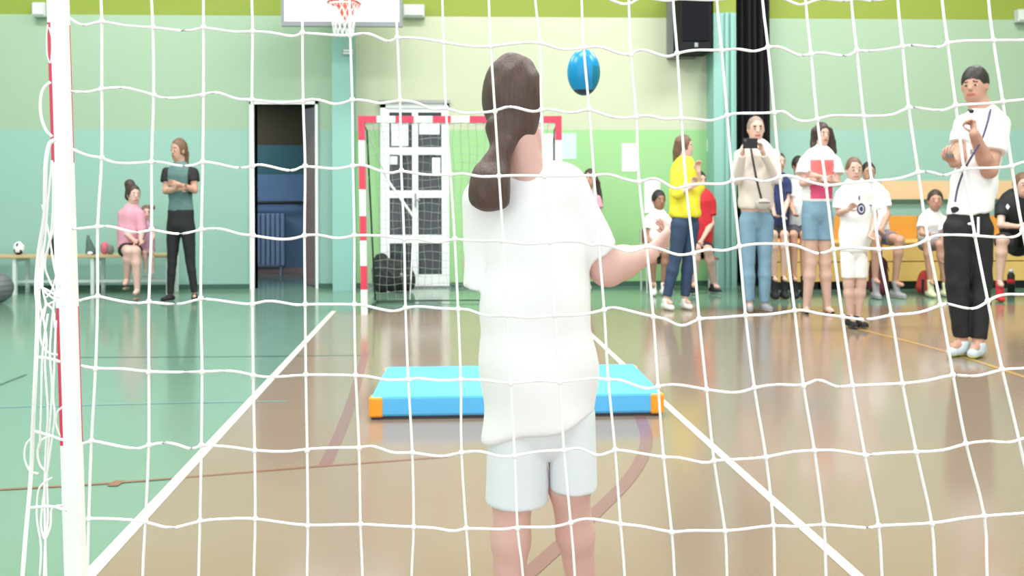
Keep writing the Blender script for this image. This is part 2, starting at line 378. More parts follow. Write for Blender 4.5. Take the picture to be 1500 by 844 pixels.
for x0, x1, yy, lab in ((46, 66, (3, 24), 'pale grey box on lime wall behind the white goal post'), (590, 622, (6, 25), 'pale grey box on lime wall right of the basketball backboard'), (1492, 1520, (13, 32), 'pale grey box on lime wall at far upper right')):
    a, b = wl(x0, yy[1], .1), wl(x1, yy[0], .1); r = thing('wall_lamp', lab, 'wall box', (a[0], YW, a[2]))
    m = MB(); m.box(a[0], b[0], YW - .1, YW, a[2], b[2], 0, .012); m.build('housing', mat('pale_grey_plastic', (186, 196, 192), .5), r)
    m = MB(); m.box(a[0] + .015, b[0] - .015, YW - .112, YW - .1, a[2] + .02, b[2] - .02, 0, .004); m.build('cover', mat('light_grey_plastic', (206, 210, 208), .4), r)
# unseen ceiling lamp panels, added to go with the overhead lights
for ax, ay in ((-4.5, 2.5), (0.0, 2.5), (4.5, 2.5), (-4.5, 7.2), (0.0, 7.2), (4.5, 7.2)):
    r = thing('added_ceiling_lamp', 'added out-of-view rectangular ceiling lamp panel, ' + ('near row' if ay < 5 else 'far row by the back wall') + (', left' if ax < 0 else ', right' if ax > 0 else ', middle'), 'lamp', (ax, ay, ZT), 'added unseen ceiling lamps over the hall')
    m = MB(); m.box(ax - 1.25, ax + 1.25, ay - .65, ay + .65, ZT - .08, ZT); m.build('housing', M_white, r)
    m = MB(); m.box(ax - 1.2, ax + 1.2, ay - .6, ay + .6, ZT - .1, ZT - .08); m.build('diffuser', mat('added_lamp_diffuser', (255, 255, 255), .5, emit=((255, 253, 248), 3.0)), r)
# wooden rail on right wall
m = MB(); a = wl(1128, 292)[0]
zr0, zr1 = wz(292, 1350), wz(265, 1350)
m.box(wl(1290, 290)[0], XW, YW - .03, YW, zr0, zr1, 0); m.box(wl(1290, 290)[0], XW, YW - .045, YW, zr0 - .035, zr0, 1)
struct(m.build('trim_3', [mat('peach_board', (226, 190, 150), .5), M_base]))
m = MB(); a = [wl(x, y) for x, y in ((-60, 376), (12, 376))]
# ------------------------------------------------------------------ basketball hoop
bt = 9.2; A = at(413, 39, bt); B = at(589, 39, bt); Yb = (A[1] + B[1]) / 2; zb0 = A[2]; zb1 = zb0 + 1.0
hoop = thing('basketball_hoop', 'white basketball backboard with red ring and net on turquoise pillar', 'basketball hoop', ((A[0] + B[0]) / 2, Yb, zb0))
m = MB(); m.box(A[0] + .03, B[0] - .03, Yb, Yb + .03, zb0 + .05, zb1 - .05); m.build('backboard', mat('white_board', (250, 250, 252), .3, .01), hoop)
m = MB(); m.box(A[0], A[0] + .03, Yb - .01, Yb + .04, zb0, zb1); m.box(B[0] - .03, B[0], Yb - .01, Yb + .04, zb0, zb1); m.box(A[0] + .03, B[0] - .03, Yb - .01, Yb + .04, zb0, zb0 + .05); m.box(A[0] + .03, B[0] - .03, Yb - .01, Yb + .04, zb1 - .05, zb1)
m.build('frame', mat('grey_frame', (128, 132, 138), .45), hoop)
hc = at(503, 4, bt - .28); R = .155
m = MB(); th_ = np.linspace(0, 2 * math.pi, 33); m.tube([(hc[0] + R * math.cos(q), hc[1] + R * .9 * math.sin(q), hc[2]) for q in th_], .011, 8)
m.build('ring', mat('red_ring', (205, 66, 58), .4), hoop)
m = MB(); zc = hc[2]
m.add([(hc[0] - .15, Yb - .02, zc + .06), (hc[0] + .15, Yb - .02, zc + .06), (hc[0] + .035, Yb - .02, zc - .11), (hc[0] - .035, Yb - .02, zc - .11), (hc[0] - .15, Yb, zc + .06), (hc[0] + .15, Yb, zc + .06), (hc[0] + .035, Yb, zc - .11), (hc[0] - .035, Yb, zc - .11)], [(0, 3, 2, 1), (4, 5, 6, 7), (0, 1, 5, 4), (1, 2, 6, 5), (2, 3, 7, 6), (3, 0, 4, 7)])
m.tube([(hc[0] - .06, Yb - .02, zc), (hc[0] - .05, hc[1] + R * .7, zc)], .012); m.tube([(hc[0] + .06, Yb - .02, zc), (hc[0] + .05, hc[1] + R * .7, zc)], .012)
m.build('bracket', mat('coral_bracket', (214, 92, 80), .4), hoop)
m = MB()
for k in range(14):
    for sgn in (-1, 1):
        P = []
        for j in range(9):
            t = j / 8; q = 2 * math.pi * (k / 14) + sgn * t * 1.1; rr = R * (1 - .38 * t ** .7)
            P.append((hc[0] + rr * math.cos(q), hc[1] + rr * .9 * math.sin(q), hc[2] - .33 * t))
        m.tube(P, .0042, 5)
m.build('hoop_net', mat('pale_cord', (225, 222, 222), .8), hoop)
m = MB(); pc = (p1[0] + p1[1]) / 2
for dz in (.25, .75):
    for q in (-.1, .1):
        m = MB(); m.tube([(hoop.location.x + q * 2, Yb + .03, zb0 + dz), (pc + q * .6, YW - .3, zb0 + dz)], .02)
        m.build('support_arm', mat('grey_arm', (110, 118, 118), .5), hoop)
# ------------------------------------------------------------------ speaker and curtain
a = wl(996, 76, .42); b = wl(1043, 0, .42)
sp = thing('wall_loudspeaker', 'large black loudspeaker hung on the pale yellow wall beside the pillar', 'loudspeaker', (a[0], YW - .2, a[2]))
m = MB(); m.box(a[0], b[0], YW - .42, YW - .08, a[2], a[2] + .85, 0, .02); m.build('cabinet', mat('charcoal_cabinet', (24, 25, 29), .6, spec=.2), sp)
m = MB(); m.box(a[0] + .03, b[0] - .03, YW - .432, YW - .42, a[2] + .12, a[2] + .82, 0, .005); m.build('grille', mat('dark_grille', (24, 25, 30), .8, .1, 90, spec=.1), sp)
m = MB(); m.box((a[0] + b[0]) / 2 - .02, (a[0] + b[0]) / 2 + .02, YW - .436, YW - .42, a[2] + .05, a[2] + .1, 0, .004); m.build('badge', M_steel, sp)
m = MB(); m.box(a[0] - .06, b[0] - .1, YW - .08, YW, a[2] - .02, a[2] + .8); m.build('mounting_plate', mat('grey_mount', (126, 128, 126), .5), sp)
m = MB(); xa, xb = wl(1080, 100, .12)[0], wl(1127, 100, .12)[0]
N = 60; V = []; Fq = []
for j, z in enumerate((.04, 1.5, 3.0, 4.6)):
    for side in (0, 1):
        for i in range(N + 1):
            t = i / N; V.append((xa + (xb - xa) * t, YW - .12 + .045 * math.sin(t * 31 + .3 * j) + .02 * math.sin(t * 12) + side * .012, z))
for j in range(3):
    for side in (0, 1):
        o_ = (j * 2 + side) * (N + 1); p_ = ((j + 1) * 2 + side) * (N + 1)
        Fq += [(o_ + i, o_ + i + 1, p_ + i + 1, p_ + i) for i in range(N)]
m.add(V, Fq); cu = thing('black_curtain', 'tall black drawn curtain hanging beside the right turquoise pillar', 'curtain', ((xa + xb) / 2, YW - .1, .04))
m.build('cloth', mat('black_cloth', (20, 19, 25), .85), cu, True)
m = MB(); m.tube([(xa - .05, YW - .1, 4.62), (xb + .05, YW - .1, 4.62)], .02); m.tube([(xa, YW - .1, 4.62), (xa, YW, 4.62)], .012); m.tube([(xb, YW - .1, 4.62), (xb, YW, 4.62)], .012); m.build('curtain_rod', M_steel, cu)
# ------------------------------------------------------------------ right wooden benches
wood_y = mat('yellow_beech', (232, 190, 112), .45, .12, 4); wood_o = mat('orange_beech', (214, 150, 62), .45, .12, 4)
YFt = wl(1300, 300)[1] - .62
bx = [wl(p, 400, .62)[0] for p in (1134, 1206, 1292, 1378, 1468, 1560)]
labs = ['beside the black curtain behind the man filming', 'behind the woman in denim shorts', 'behind the boy in checked shorts', 'left of the standing coach', 'under the man in black at far right']
for i in range(5):
    x0, x1 = bx[i] + .006, bx[i + 1] - .006
    r = thing('storage_bench', 'yellow wooden box bench with orange back panel ' + labs[i], 'bench', ((x0 + x1) / 2, YFt + .25, 0), 'wooden box benches along the right wall')
    for zz0, zz1 in ((.09, .30), (.31, .50)):
        m = MB(); m.box(x0, x1, YFt, YFt + .025, zz0, zz1, 0, .004); m.build('front_panel', wood_y, r)
    m = MB(); m.box(x0, x1, YFt - .012, YFt + .5, .50, .53, 0, .006); m.build('seat', wood_y, r)
    m = MB(); m.box(x0, x1, YFt + .5, YFt + .53, .10, .80, 0, .006); m.build('back_panel', wood_o, r)
    for xx in (x0, x1 - .02):
        m = MB(); m.box(xx, xx + .02, YFt + .025, YFt + .5, .09, .50); m.build('side_panel', wood_o, r)
    m = MB(); m.box(x0 + .02, x1 - .02, YFt + .08, YFt + .48, 0, .09); m.build('plinth', M_black, r)
# ------------------------------------------------------------------ left bench
t0 = 9.5; zt = at(100, 374, t0)[2]; xl, xr = at(-80, 376, t0)[0], at(246, 376, t0)[0]; yb = at(100, 376, t0)[1]
lb = thing('long_bench', 'long low wooden bench with white metal legs along left wall', 'bench', ((xl + xr) / 2, yb, 0))
for k in range(3):
    m = MB(); y_ = yb - .02 + k * .115; m.box(xl, xr, y_, y_ + .105, zt - .03, zt, 0, .006); m.build('seat_plank', mat('pale_beech', (196, 170, 128), .45, .1, 4), lb)
for p in (-60, 20, 132, 241):
    x = at(p, 400, t0)[0]
    for dy in (0, .27):
        m = MB(); m.box(x, x + .035, yb + dy, yb + dy + .035, 0, zt - .03); m.build('leg', mat('pale_metal', (214, 224, 220), .4), lb)
    m = MB(); m.box(x, x + .035, yb + .035, yb + .27, zt - .07, zt - .03); m.build('crossbar', MATS['pale_metal'], lb)
m = MB(); m.box(xl, xr, yb + .12, yb + .14, .12, .15); m.build('stretcher', MATS['pale_metal'], lb)
def sdf_obj(name, ops, h, mats, parent=None, wr=0, wf=30, matfn=None):
    W, Q = surface(ops, h, wr, wf)
    mi = None
    if matfn is not None:
        cc = W[Q].mean(axis=1); mi = matfn(cc)
    return link(name, W, Q, mats, parent, mi, True)
def U(p, k=.02): return ('u', p, k)
# things on the bench
def ball(name, c, r, mats, label, cat, stripes, group=None, rx=None):
    rx = rx or r; m = MB(); nu, nv = 40, 28; base = thing(name, label, cat, (c[0], c[1], c[2] - r), group)
    V = []; 
    for j in range(nv + 1):
        ph = math.pi * j / nv
        for i in range(nu):
            q = 2 * math.pi * i / nu; V.append((c[0] + rx * math.sin(ph) * math.cos(q), c[1] + rx * math.sin(ph) * math.sin(q), c[2] + r * math.cos(ph)))
    Fs = []; mi = []
    for j in range(nv):
        for i in range(nu):
            Fs.append((j * nu + i, (j + 1) * nu + i, (j + 1) * nu + (i + 1) % nu, j * nu + (i + 1) % nu))
            q = 2 * math.pi * (i + .5) / nu; ph = math.pi * (j + .5) / nv
            mi.append(stripes(math.sin(ph) * math.cos(q), math.sin(ph) * math.sin(q), math.cos(ph)))
    link('ball_skin', V, Fs, mats, base, mi, True); return base
c = at(27.5, 363, t0 + .1); c[2] = zt + .072
ball('volleyball', c, .072, [M_white, M_black], 'black and white ball resting on the bench left of the post', 'ball', lambda x, y, z: 1 if math.sin(5.2 * x + 1.0) * math.cos(3 * z + 2 * y) > .45 or z < -.62 else 0, rx=.055)
M_grey = mat('grey_rubber', (104, 108, 112), .5)
gc = at(-5, 420, 8.75); gc[2] = .152
g = ball('exercise_ball', gc, .152, [M_grey, mat('dark_rubber', (86, 90, 94), .5)], 'dark grey rubber ball on the floor at left edge', 'ball', lambda x, y, z: 1 if abs(math.sin(z * 9)) > .93 else 0)
b0 = at(134, 372, t0 + .08); b0[2] = zt
r = thing('grey_bag', 'dark grey-green upright bag on bench right of the white post', 'bag', b0)
sdf_obj('bag_body', [U(cone(b0 + [-.03, 0, .03], b0 + [-.035, 0, .2], .03, .014, 1.4)), U(cone(b0 + [.02, 0, .03], b0 + [-.02, 0, .14], .032, .02, 1.4), .03), ('p', b0 + [0, 0, .001], (0, 0, -1))], .007, mat('grey_green_fabric', (88, 108, 100), .8), r)
m = MB(); m.ell(b0 + [.005, -.05, .02], (.03, .015, .018)); m.build('tag', M_white, r, True)
b0 = at(155, 372, t0 + .08); b0[2] = zt
r = thing('pink_bag', 'small pink and grey rounded bag on the left bench', 'bag', b0)
sdf_obj('bag_body', [U(ellp(b0 + [-.01, 0, .07], (.045, .05, .07))), ('p', b0 + [0, 0, .001], (0, 0, -1))], .007, mat('pink_fabric', (206, 108, 126), .8), r)
sdf_obj('side_pocket', [U(ellp(b0 + [.05, 0, .05], (.035, .045, .055))), ('p', b0 + [0, 0, .001], (0, 0, -1))], .007, mat('grey_fabric', (120, 120, 116), .8), r)
b0 = at(76, 372, t0 + .08); b0[2] = zt
r = thing('black_bottle', 'dark upright bottle on bench just left of the white post', 'bottle', b0)
m = MB(); m.tube([b0 + [0, 0, 0], b0 + [0, 0, .15], b0 + [0, 0, .17], b0 + [0, 0, .18]], [.03, .03, .018, .016], 14); m.build('body', M_black, r, True)
m = MB(); m.tube([b0 + [0, 0, .18], b0 + [0, 0, .21]], .02, 14); m.build('cap', M_grey, r, True)

# ------------------------------------------------------------------ far goal
FR = mat('red_post_paint', (222, 62, 92), .4); FW = mat('white_post_paint', (240, 240, 240), .35, .01)
ft = depth_of(535, 461)
def fg(px, py, dt=0): return at(px, py, ft + dt)
goal = thing('far_goal', 'red and white striped goal with fine net in front of glazed door', 'goal', fl(535, 461))
Yf = fl(535, 461)[1]
def band_bar(P0, P1, hw, n_or_edges, first, name):
    P0, P1 = np.array(P0), np.array(P1); m = MB(); E = n_or_edges
    d = P1 - P0
    ax = np.argmax(np.abs(d))
    for k in range(len(E) - 1):
        a, b = P0 + d * E[k], P0 + d * E[k + 1]
        if ax == 2:
            V = [(p[0] + sx * hw, p[1] + sy * hw, p[2]) for p in (a, b) for sx, sy in ((-1, -1), (1, -1), (1, 1), (-1, 1))]
        else:
            V = [(p[0], p[1] + sy * hw, p[2] + sz * hw) for p in (a, b) for sy, sz in ((-1, -1), (1, -1), (1, 1), (-1, 1))]
        m.add(V, [(3, 2, 1, 0), (4, 5, 6, 7), (0, 1, 5, 4), (1, 2, 6, 5), (2, 3, 7, 6), (3, 0, 4, 7)], (k + first) % 2)
    return m.build(name, [FR, FW], goal)
zc_ = fg(530, 175)[2]; zT = zc_ + .03
xL0, xL1 = fg(529.5, 175)[0], fl(534, 461)[0]; xR0, xR1 = fg(819, 175)[0], fg(822, 300)[0]
ys = [461, 424, 389, 352, 316, 277, 242, 205, 169]; E = [(461 - y) / (461 - 169.) for y in ys]
band_bar((xL1, Yf, 0), (xL0, Yf, zT), .027, E, 1, 'post'); band_bar((xR1, Yf, 0), (xR0, Yf, zT), .027, E, 1, 'post')
band_bar((xL0 - .027, Yf, zc_), (xR0 + .027, Yf, zc_), .0285, [k / 11 for k in range(12)], 0, 'crossbar')
m = MB(); ybk = Yf + .85
m.tube([(xL1, Yf, .02), (xL1 + .02, ybk, .02), (xR1 - .02, ybk, .02), (xR1, Yf, .02)], .014); m.build('base_bar', mat('dark_green_metal', (50, 74, 62), .4), goal)
m = MB(); m.tube([(xL0, Yf + .03, zT - .05), (xL0, Yf + .4, zT - .1), (xL1, ybk, .03)], .008); m.build('net_hoop', M_black, goal)
m = MB(); m.tube([(xR0, Yf + .03, zT - .05), (xR0, Yf + .4, zT - .1), (xR1, ybk, .03)], .008); m.build('net_hoop', M_black, goal)
m = MB(); q0_, q1_ = wl(566, 262, .9), wl(606, 318, .9); m.tube([q0_, q1_], .014); m.tube([(xL0, Yf + .4, zT - .1), q0_], .006); m.tube([q1_, ((q1_[0]), ybk, .02)], .005); m.build('brace', FW, goal)
m = MB(); rd = .0017; NX, NZ = 24, 26
prof = catmull([(0, zT - .06), (.38, zT - .1), (.62, 1.0), (.85, .03)], 9)
pl = np.linalg.norm(np.diff(prof, axis=0), axis=1); cum = np.r_[0, np.cumsum(pl)]
ss = np.linspace(0, cum[-1], NZ + 1); PY = np.interp(ss, cum, prof[:, 0]); PZ = np.interp(ss, cum, prof[:, 1])
rng = random.Random(3)
for i in range(NX + 1):
    x = xL0 + (xR0 - xL0) * i / NX
    m.tube([(x + .008 * math.sin(j * .9 + i), Yf + PY[j], PZ[j]) for j in range(NZ + 1)], rd, 4, cap=False)
for j in range(NZ + 1):
    m.tube([(xL0 + (xR0 - xL0) * i / NX + .006 * math.sin(j), Yf + PY[j], PZ[j] - .010 * math.sin(i * 1.3 + j)) for i in range(NX + 1)], rd, 4, cap=False)
for X0, X1 in ((xL0, xL1), (xR0, xR1)):
    for j in range(1, 22):
        z = zT * j / 22 ; t = np.interp(-z, -PZ[::1], PY) if False else float(np.interp(z, PZ[::-1], PY[::-1]))
        m.tube([(X0, Yf, z), (X0, Yf + t, z)], rd, 4, cap=False)
    for j in range(1, 10):
        y = .85 * j / 10; z = float(np.interp(y, PY, PZ)); m.tube([(X0, Yf + y, .03), (X0, Yf + y, z)], rd, 4, cap=False)
m.build('net', mat('grey_cord', (170, 176, 170), .8), goal)
# black bags behind goal
bc = wl(578, 424, .45); bc[2] = 0
r = thing('black_holdall', 'heap of black sports bag slumped beside the glazed door', 'bag', bc)
sdf_obj('bag_body', [U(ellp(bc + [-.13, 0, .19], (.12, .14, .22))), U(ellp(bc + [.02, .0, .17], (.15, .15, .19)), .04), U(ellp(bc + [.14, -.02, .13], (.09, .13, .14)), .04), U(ellp(bc + [-.15, .03, .34], (.08, .09, .08)), .03), ('p', bc + [0, 0, .002], (0, 0, -1))], .012, mat('black_nylon', (30, 32, 34), .6, .2, 12), r, .006, 40)
m = MB(); m.tube(catmull([bc + [.0, -.12, .3], bc + [.05, -.16, .36], bc + [.12, -.15, .33], bc + [.15, -.13, .22]], 5), .008, 6); m.tube(catmull([bc + [-.18, -.1, .36], bc + [-.14, -.15, .42], bc + [-.08, -.12, .33]], 5), .008, 6); m.build('strap', mat('dark_strap', (60, 58, 60), .7), r)
m = MB(); m.ell(bc + [.09, -.15, .2], (.02, .01, .02)); m.build('logo_patch', M_steel, r)
# ------------------------------------------------------------------ mat
mt = depth_of(750, 613); fa, fb = fl(541, 614), fl(975, 612); zt_ = .112
ba, bb = fl(563, 536, zt_), fl(934, 534, zt_); Ym0 = (fa[1] + fb[1]) / 2; Ym1 = (ba[1] + bb[1]) / 2
cx, hw_ = (fa[0] + fb[0]) / 2, (fb[0] - fa[0]) / 2
gm = thing('gym_mat', 'light blue landing mat with orange corners lying on brown floor', 'gym mat', (cx, (Ym0 + Ym1) / 2, 0))
m = MB(); m.box(fa[0] + .01, fb[0] - .01, Ym0, Ym1, .014, zt_, 0, .014); m.build('cover', mat('sky_blue_vinyl', (90, 184, 240), .7, .03, 3), gm)
m = MB(); m.box(fa[0] + .012, fb[0] - .012, Ym0 + .008, Ym1 - .008, .0, .014); m.build('shadow_strip', mat('mat_shadow_dark', (70, 66, 70), .8), gm)  # dark base slab paints the shadow line along the mat's bottom edge
for x0, x1 in ((fa[0], fa[0] + .066), (fb[0] - .066, fb[0])):
    for y0_, y1_ in ((Ym0 - .006, Ym0 + .06), (Ym1 - .06, Ym1 + .006)):
        m = MB(); m.box(x0, x1, y0_, y1_, .012, zt_ - .006, 0, .01); m.build('corner', mat('orange_vinyl', (246, 158, 40), .4), gm)
# ------------------------------------------------------------------ flying ball
c = at(855, 106, 3.0); R_ = 34.0 / F * 3.0
ball('handball', c, R_, [mat('bright_blue_rubber', (6, 148, 206), .3, .05), mat('teal_rubber', (10, 128, 158), .4), mat('dark_navy_rubber', (20, 52, 74), .4)],
     "bright blue ball in mid-air right of the girl's head", 'ball', lambda x, y, z: 2 if z < -.8 else (1 if x > .45 and z < .25 and z > -.75 else 0), rx=R_ * .71)
# ------------------------------------------------------------------ people
def lerp(a, b, t): return tuple(x + (y - x) * t for x, y in zip(a, b))
def dist_flat(p, X, Y, Z): return None
_d0 = dist
def dist(p, X, Y, Z):
    if p[0] == 'f':
        d = _d0(('c',) + tuple(p[1:6]), X, Y, Z); n = p[6]; b = p[2]
        return np.maximum(d, (X - b[0]) * n[0] + (Y - b[1]) * n[1] + (Z - b[2]) * n[2])
    return _d0(p, X, Y, Z)
_b0 = bbox
def bbox(p): return _b0(('c',) + tuple(p[1:6])) if p[0] == 'f' else _b0(p)
def fcone(a, b, ra, rb, ky=1.0):
    a, b = np.array(a, float), np.array(b, float); d = (b - a) / np.linalg.norm(b - a)
    return ('f', a, b + d * 0.0, ra, rb, ky, d)
SK = {}
def skin(name, rgb): rgb = tuple(x * q for x, q in zip(rgb, (.955, .995, 1.03))); return mat('skin_' + name, rgb, .55, .05, 12, sss=.0)
M_lip = mat('lips', (186, 104, 98), .5); M_eye = mat('eye_dark', (40, 30, 28), .3); M_eyew = mat('eye_white', (228, 224, 220), .3)
M_brow = mat('brow_dark', (74, 54, 46), .7)
def hand_parts(Wp, d, nrm, hs, curl, side):
    d = d / np.linalg.norm(d); nrm = nrm - d * float(nrm @ d); nrm /= np.linalg.norm(nrm) + 1e-9; u = np.cross(d, nrm)
    pal = []; fing = []
    for q in (-1.5, -.5, .5, 1.5):
        pal.append(cone(Wp + u * q * .05 * hs, Wp + d * .46 * hs + u * q * .105 * hs, .085 * hs, .062 * hs))
    for i, (q, L) in enumerate(((-1.5, .40), (-.5, .46), (.5, .44), (1.5, .34))):
        p = Wp + d * .47 * hs + u * q * .11 * hs; a = 0.25 * curl; dd = d + u * q * .05; pts = [p - d * .1 * hs, p]
        for sgm in (.42, .33, .25):
            a += curl * .55; v = dd * math.cos(a) + nrm * math.sin(a); p = p + v * L * sgm * hs; pts.append(p)
        fing.append((pts, [.056 * hs, .056 * hs, .052 * hs, .047 * hs, .038 * hs]))
    b = Wp + d * .14 * hs + u * side * .14 * hs
    t1 = b + (d * .6 + u * side * .75 + nrm * .2) * .2 * hs; t2 = t1 + (d * .9 + u * side * .25 + nrm * (.3 + .4 * curl)) * .2 * hs
    fing.append(([Wp + d * .1 * hs + u * side * .05 * hs, b, t1, t2], [.07 * hs, .068 * hs, .06 * hs, .045 * hs]))
    return pal, fing
def human(S):
    t = S.get('t') or depth_of(*S['feet']); s = F / t; H = S['H']; h = S.get('h', .009)
    fx, fy = S['feet']; base = at(fx, fy, t)
    if not S.get('keepz'): base[2] = 0
    root = thing('person', S['label'], 'person', base, S.get('group'))
    def P(p): return at(p[0], p[1], t - (p[2] if len(p) > 2 else 0))
    rr = dict(ua=.024, el=.019, fa=.018, wr=.012, th=.042, kn=.028, ca=.029, an=.017, nk=.028)
    rr = {k: v * H for k, v in rr.items()}; rr.update(S.get('rad', {})); R = {k: v / s for k, v in rr.items()}
    hx, hy, hrx, hry, hyaw = S['head'][:5]; hoff = S['head'][5] if len(S['head']) > 5 else 0.0
    a = math.radians(hyaw); c = P((hx, hy, hoff)); rx, rz = hrx / s, hry / s; rd = rx * S.get('rdk', 1.2)
    f = np.array([math.sin(a), -math.cos(a), 0]); g = np.array([math.cos(a), math.sin(a), 0]); up = np.array([0, 0, 1.0])
    ky = S.get('ky', .72)
    tor = S['torso']; ops = []
    for p, q in zip(tor[:-1], tor[1:]): ops.append(U(cone(P((p[0], p[1], p[3] if len(p) > 3 else 0)), P((q[0], q[1], q[3] if len(q) > 3 else 0)), p[2] * .9 / s, q[2] * .9 / s, ky), .03))
    top_pt = P((tor[0][0], tor[0][1], tor[0][3] if len(tor[0]) > 3 else 0))
    ops.append(U(cone(top_pt + [0, 0, -.01], c - up * rz * .45 - f * rd * .15, R['nk'] * 1.1, R['nk'], 1.0), .02))
    hd = [U(ellp(c + up * rz * .12, (rx, rd, rz * .88), a), .01), U(ellp(c + f * rd * .2 - up * rz * .45, (rx * .74, rd * .72, rz * .52), a), .02),
          U(cone(c + f * rd * .93 + up * rz * .08, c + f * rd * 1.1 - up * rz * .18, rx * .09, rx * .17), .008),
          U(cone(c + f * rd * .80 - up * rz * .46 - g * rx * .2, c + f * rd * .80 - up * rz * .46 + g * rx * .2, rx * .13, rx * .13), .01),
          U(ellp(c + g * rx * .99 - up * rz * .05, (rx * .12, rd * .2, rz * .22), a), .006), U(ellp(c - g * rx * .99 - up * rz * .05, (rx * .12, rd * .2, rz * .22), a), .006)]
    ops += hd
    fing = []; skm = S['skin']
    arms = S['arms']; legs = S['legs']
    for i, A in enumerate(arms):
        sh, el, wr = P(A[0]), P(A[1]), P(A[2])
        ops += [U(cone(sh, el, R['ua'], R['el']), .02), U(cone(el, lerp(el, wr, .35), R['el'], R['fa']), .015), U(cone(lerp(el, wr, .35), wr, R['fa'], R['wr']), .015)]
        hd_ = P(A[3]) - wr if len(A) > 3 else wr - el
        nv = np.array(A[4] if len(A) > 4 else (0.2, -1, .1), float)
        pal, fg_ = hand_parts(wr, hd_, nv, S.get('hs', .15), A[5] if len(A) > 5 else .8, (1 if i == 0 else -1) * (A[6] if len(A) > 6 else 1))
        ops += [U(q, .006) for q in pal]
        if S.get('fine'):
            for pts, r_ in fg_: ops += [U(cone(pts[k], pts[k + 1], r_[k], r_[k + 1]), .003) for k in range(len(pts) - 1)]
        else: fing += fg_
    for L in legs:
        hp, kn, an = P(L[0]), P(L[1]), P(L[2]); mid = np.array(lerp(kn, an, .3))
        ops += [U(cone(hp, kn, R['th'], R['kn']), .02), U(cone(kn, mid, R['kn'], R['ca']), .02), U(cone(mid, an, R['ca'], R['an']), .02)]
        if len(L) > 3:
            tv = np.array(L[3], float); ops.append(U(cone(an + [0, 0, -.02], an + tv * .6 + [0, 0, -.03], R['an'], R['an'] * .8), .01))
    ops += S.get('extra', lambda P, s: [])(P, s)
    W, Q = surface(ops, h)
    cc = W[Q].mean(axis=1) - c; lf, lg, lu = cc @ f / rd, cc @ g / rx, cc @ up / rz
    mi = np.zeros(len(Q), int)
    mi[(lf > .6) & (np.abs(lg) < .32) & (np.abs(lu + .47) < .07)] = 1
    mi[(lf > .55) & (np.abs(np.abs(lg) - .38) < .17) & (np.abs(lu - .2) < .06)] = 2
    mb = MB(); mb.v = W.tolist(); mb.f = Q.tolist(); mb.m = mi.tolist()
    for pts, r_ in fing: mb.tube(pts, r_, 6)
    body = link('body', mb.v, mb.f, [skm, M_lip, S.get('brow', M_brow)], root, mb.m, True)
    for sg in (-1, 1):
        e = MB(); pe = c + f * rd * .86 + g * sg * rx * .38 + up * rz * .02
        e.ell(pe, (rx * .15, rd * .12, rz * .055), a, 10, 8, 0); e.ell(pe + f * rd * .07, (rx * .10, rd * .07, rz * .058), a, 8, 6, 1); e.build('eye', [M_eyew, M_eye], root, True)
    # hair
    Hh = S.get('hair')
    if Hh:
        k = Hh.get('k', 1.1); lo_ = Hh.get('low', .35)
        ho = [U(ellp(c + up * rz * Hh.get('rise', .17) - f * rd * .10, (rx * k, rd * k, rz * .93 * (k / 1.1)), a), .01)]
        if not Hh.get('away'): ho += [('s', ellp(c + f * rd * .86 - up * rz * Hh.get('fd', .22), (rx * .98, rd * .80, rz * Hh.get('fh', .80)), a), 0)]
        ho.append(('p', c - up * rz * lo_, (0, 0, -1)))
        for ch in Hh.get('chains', []):
            kk = 1.0
            for p, q in zip(ch[:-1], ch[1:]): ho.append(U(cone(P((p[0], p[1], p[3])), P((q[0], q[1], q[3])), p[2] / s, q[2] / s, Hh.get('cky', 1.0)), .012))
        sdf_obj('hair', ho, h * .9, Hh['m'], root, Hh.get('wr', .0015), 60)
    # top
    T = S.get('top')
    if T:
        gr = T.get('g', 1.0) ; to = []
        tt = T.get('torso', tor)
        for p, q in zip(tt[:-1], tt[1:]): to.append(U(cone(P((p[0], p[1], p[3] if len(p) > 3 else 0)), P((q[0], q[1], q[3] if len(q) > 3 else 0)), p[2] / s * gr + .004, q[2] / s * gr + .004, ky), .03))
        if T.get('hem') is not None:
            hm = P((tor[-1][0], T['hem'])); nn = T.get('hemn', (0, 0, -1)); to.append(('p', hm, nn))
        sl = T.get('sleeve', .55); sw = T.get('sw', 1.35)
        for A in arms:
            sh, el, wr = P(A[0]), P(A[1]), P(A[2])
            if sl <= 1: to.append(U(fcone(sh, np.array(lerp(sh, el, sl)), R['ua'] * 1.3 + .004, R['ua'] * sw + .006), .025))
            else:
                to.append(U(cone(sh, el, R['ua'] * 1.25 + .004, R['el'] * 1.3 + .006), .025)); to.append(U(fcone(el, np.array(lerp(el, wr, sl - 1)), R['el'] * 1.3 + .006, R['wr'] * 1.35 + .006), .02))
        to += T.get('extra', lambda P, s: [])(P, s)
        mf = T.get('mf'); 
        o = sdf_obj(T.get('name', 'shirt'), to, h, T['m'], root, T.get('wr', .002), T.get('wf', 28), (lambda c_: mf(c_, P)) if mf else None)
        S['_top'] = o
    Bm = S.get('bottom')
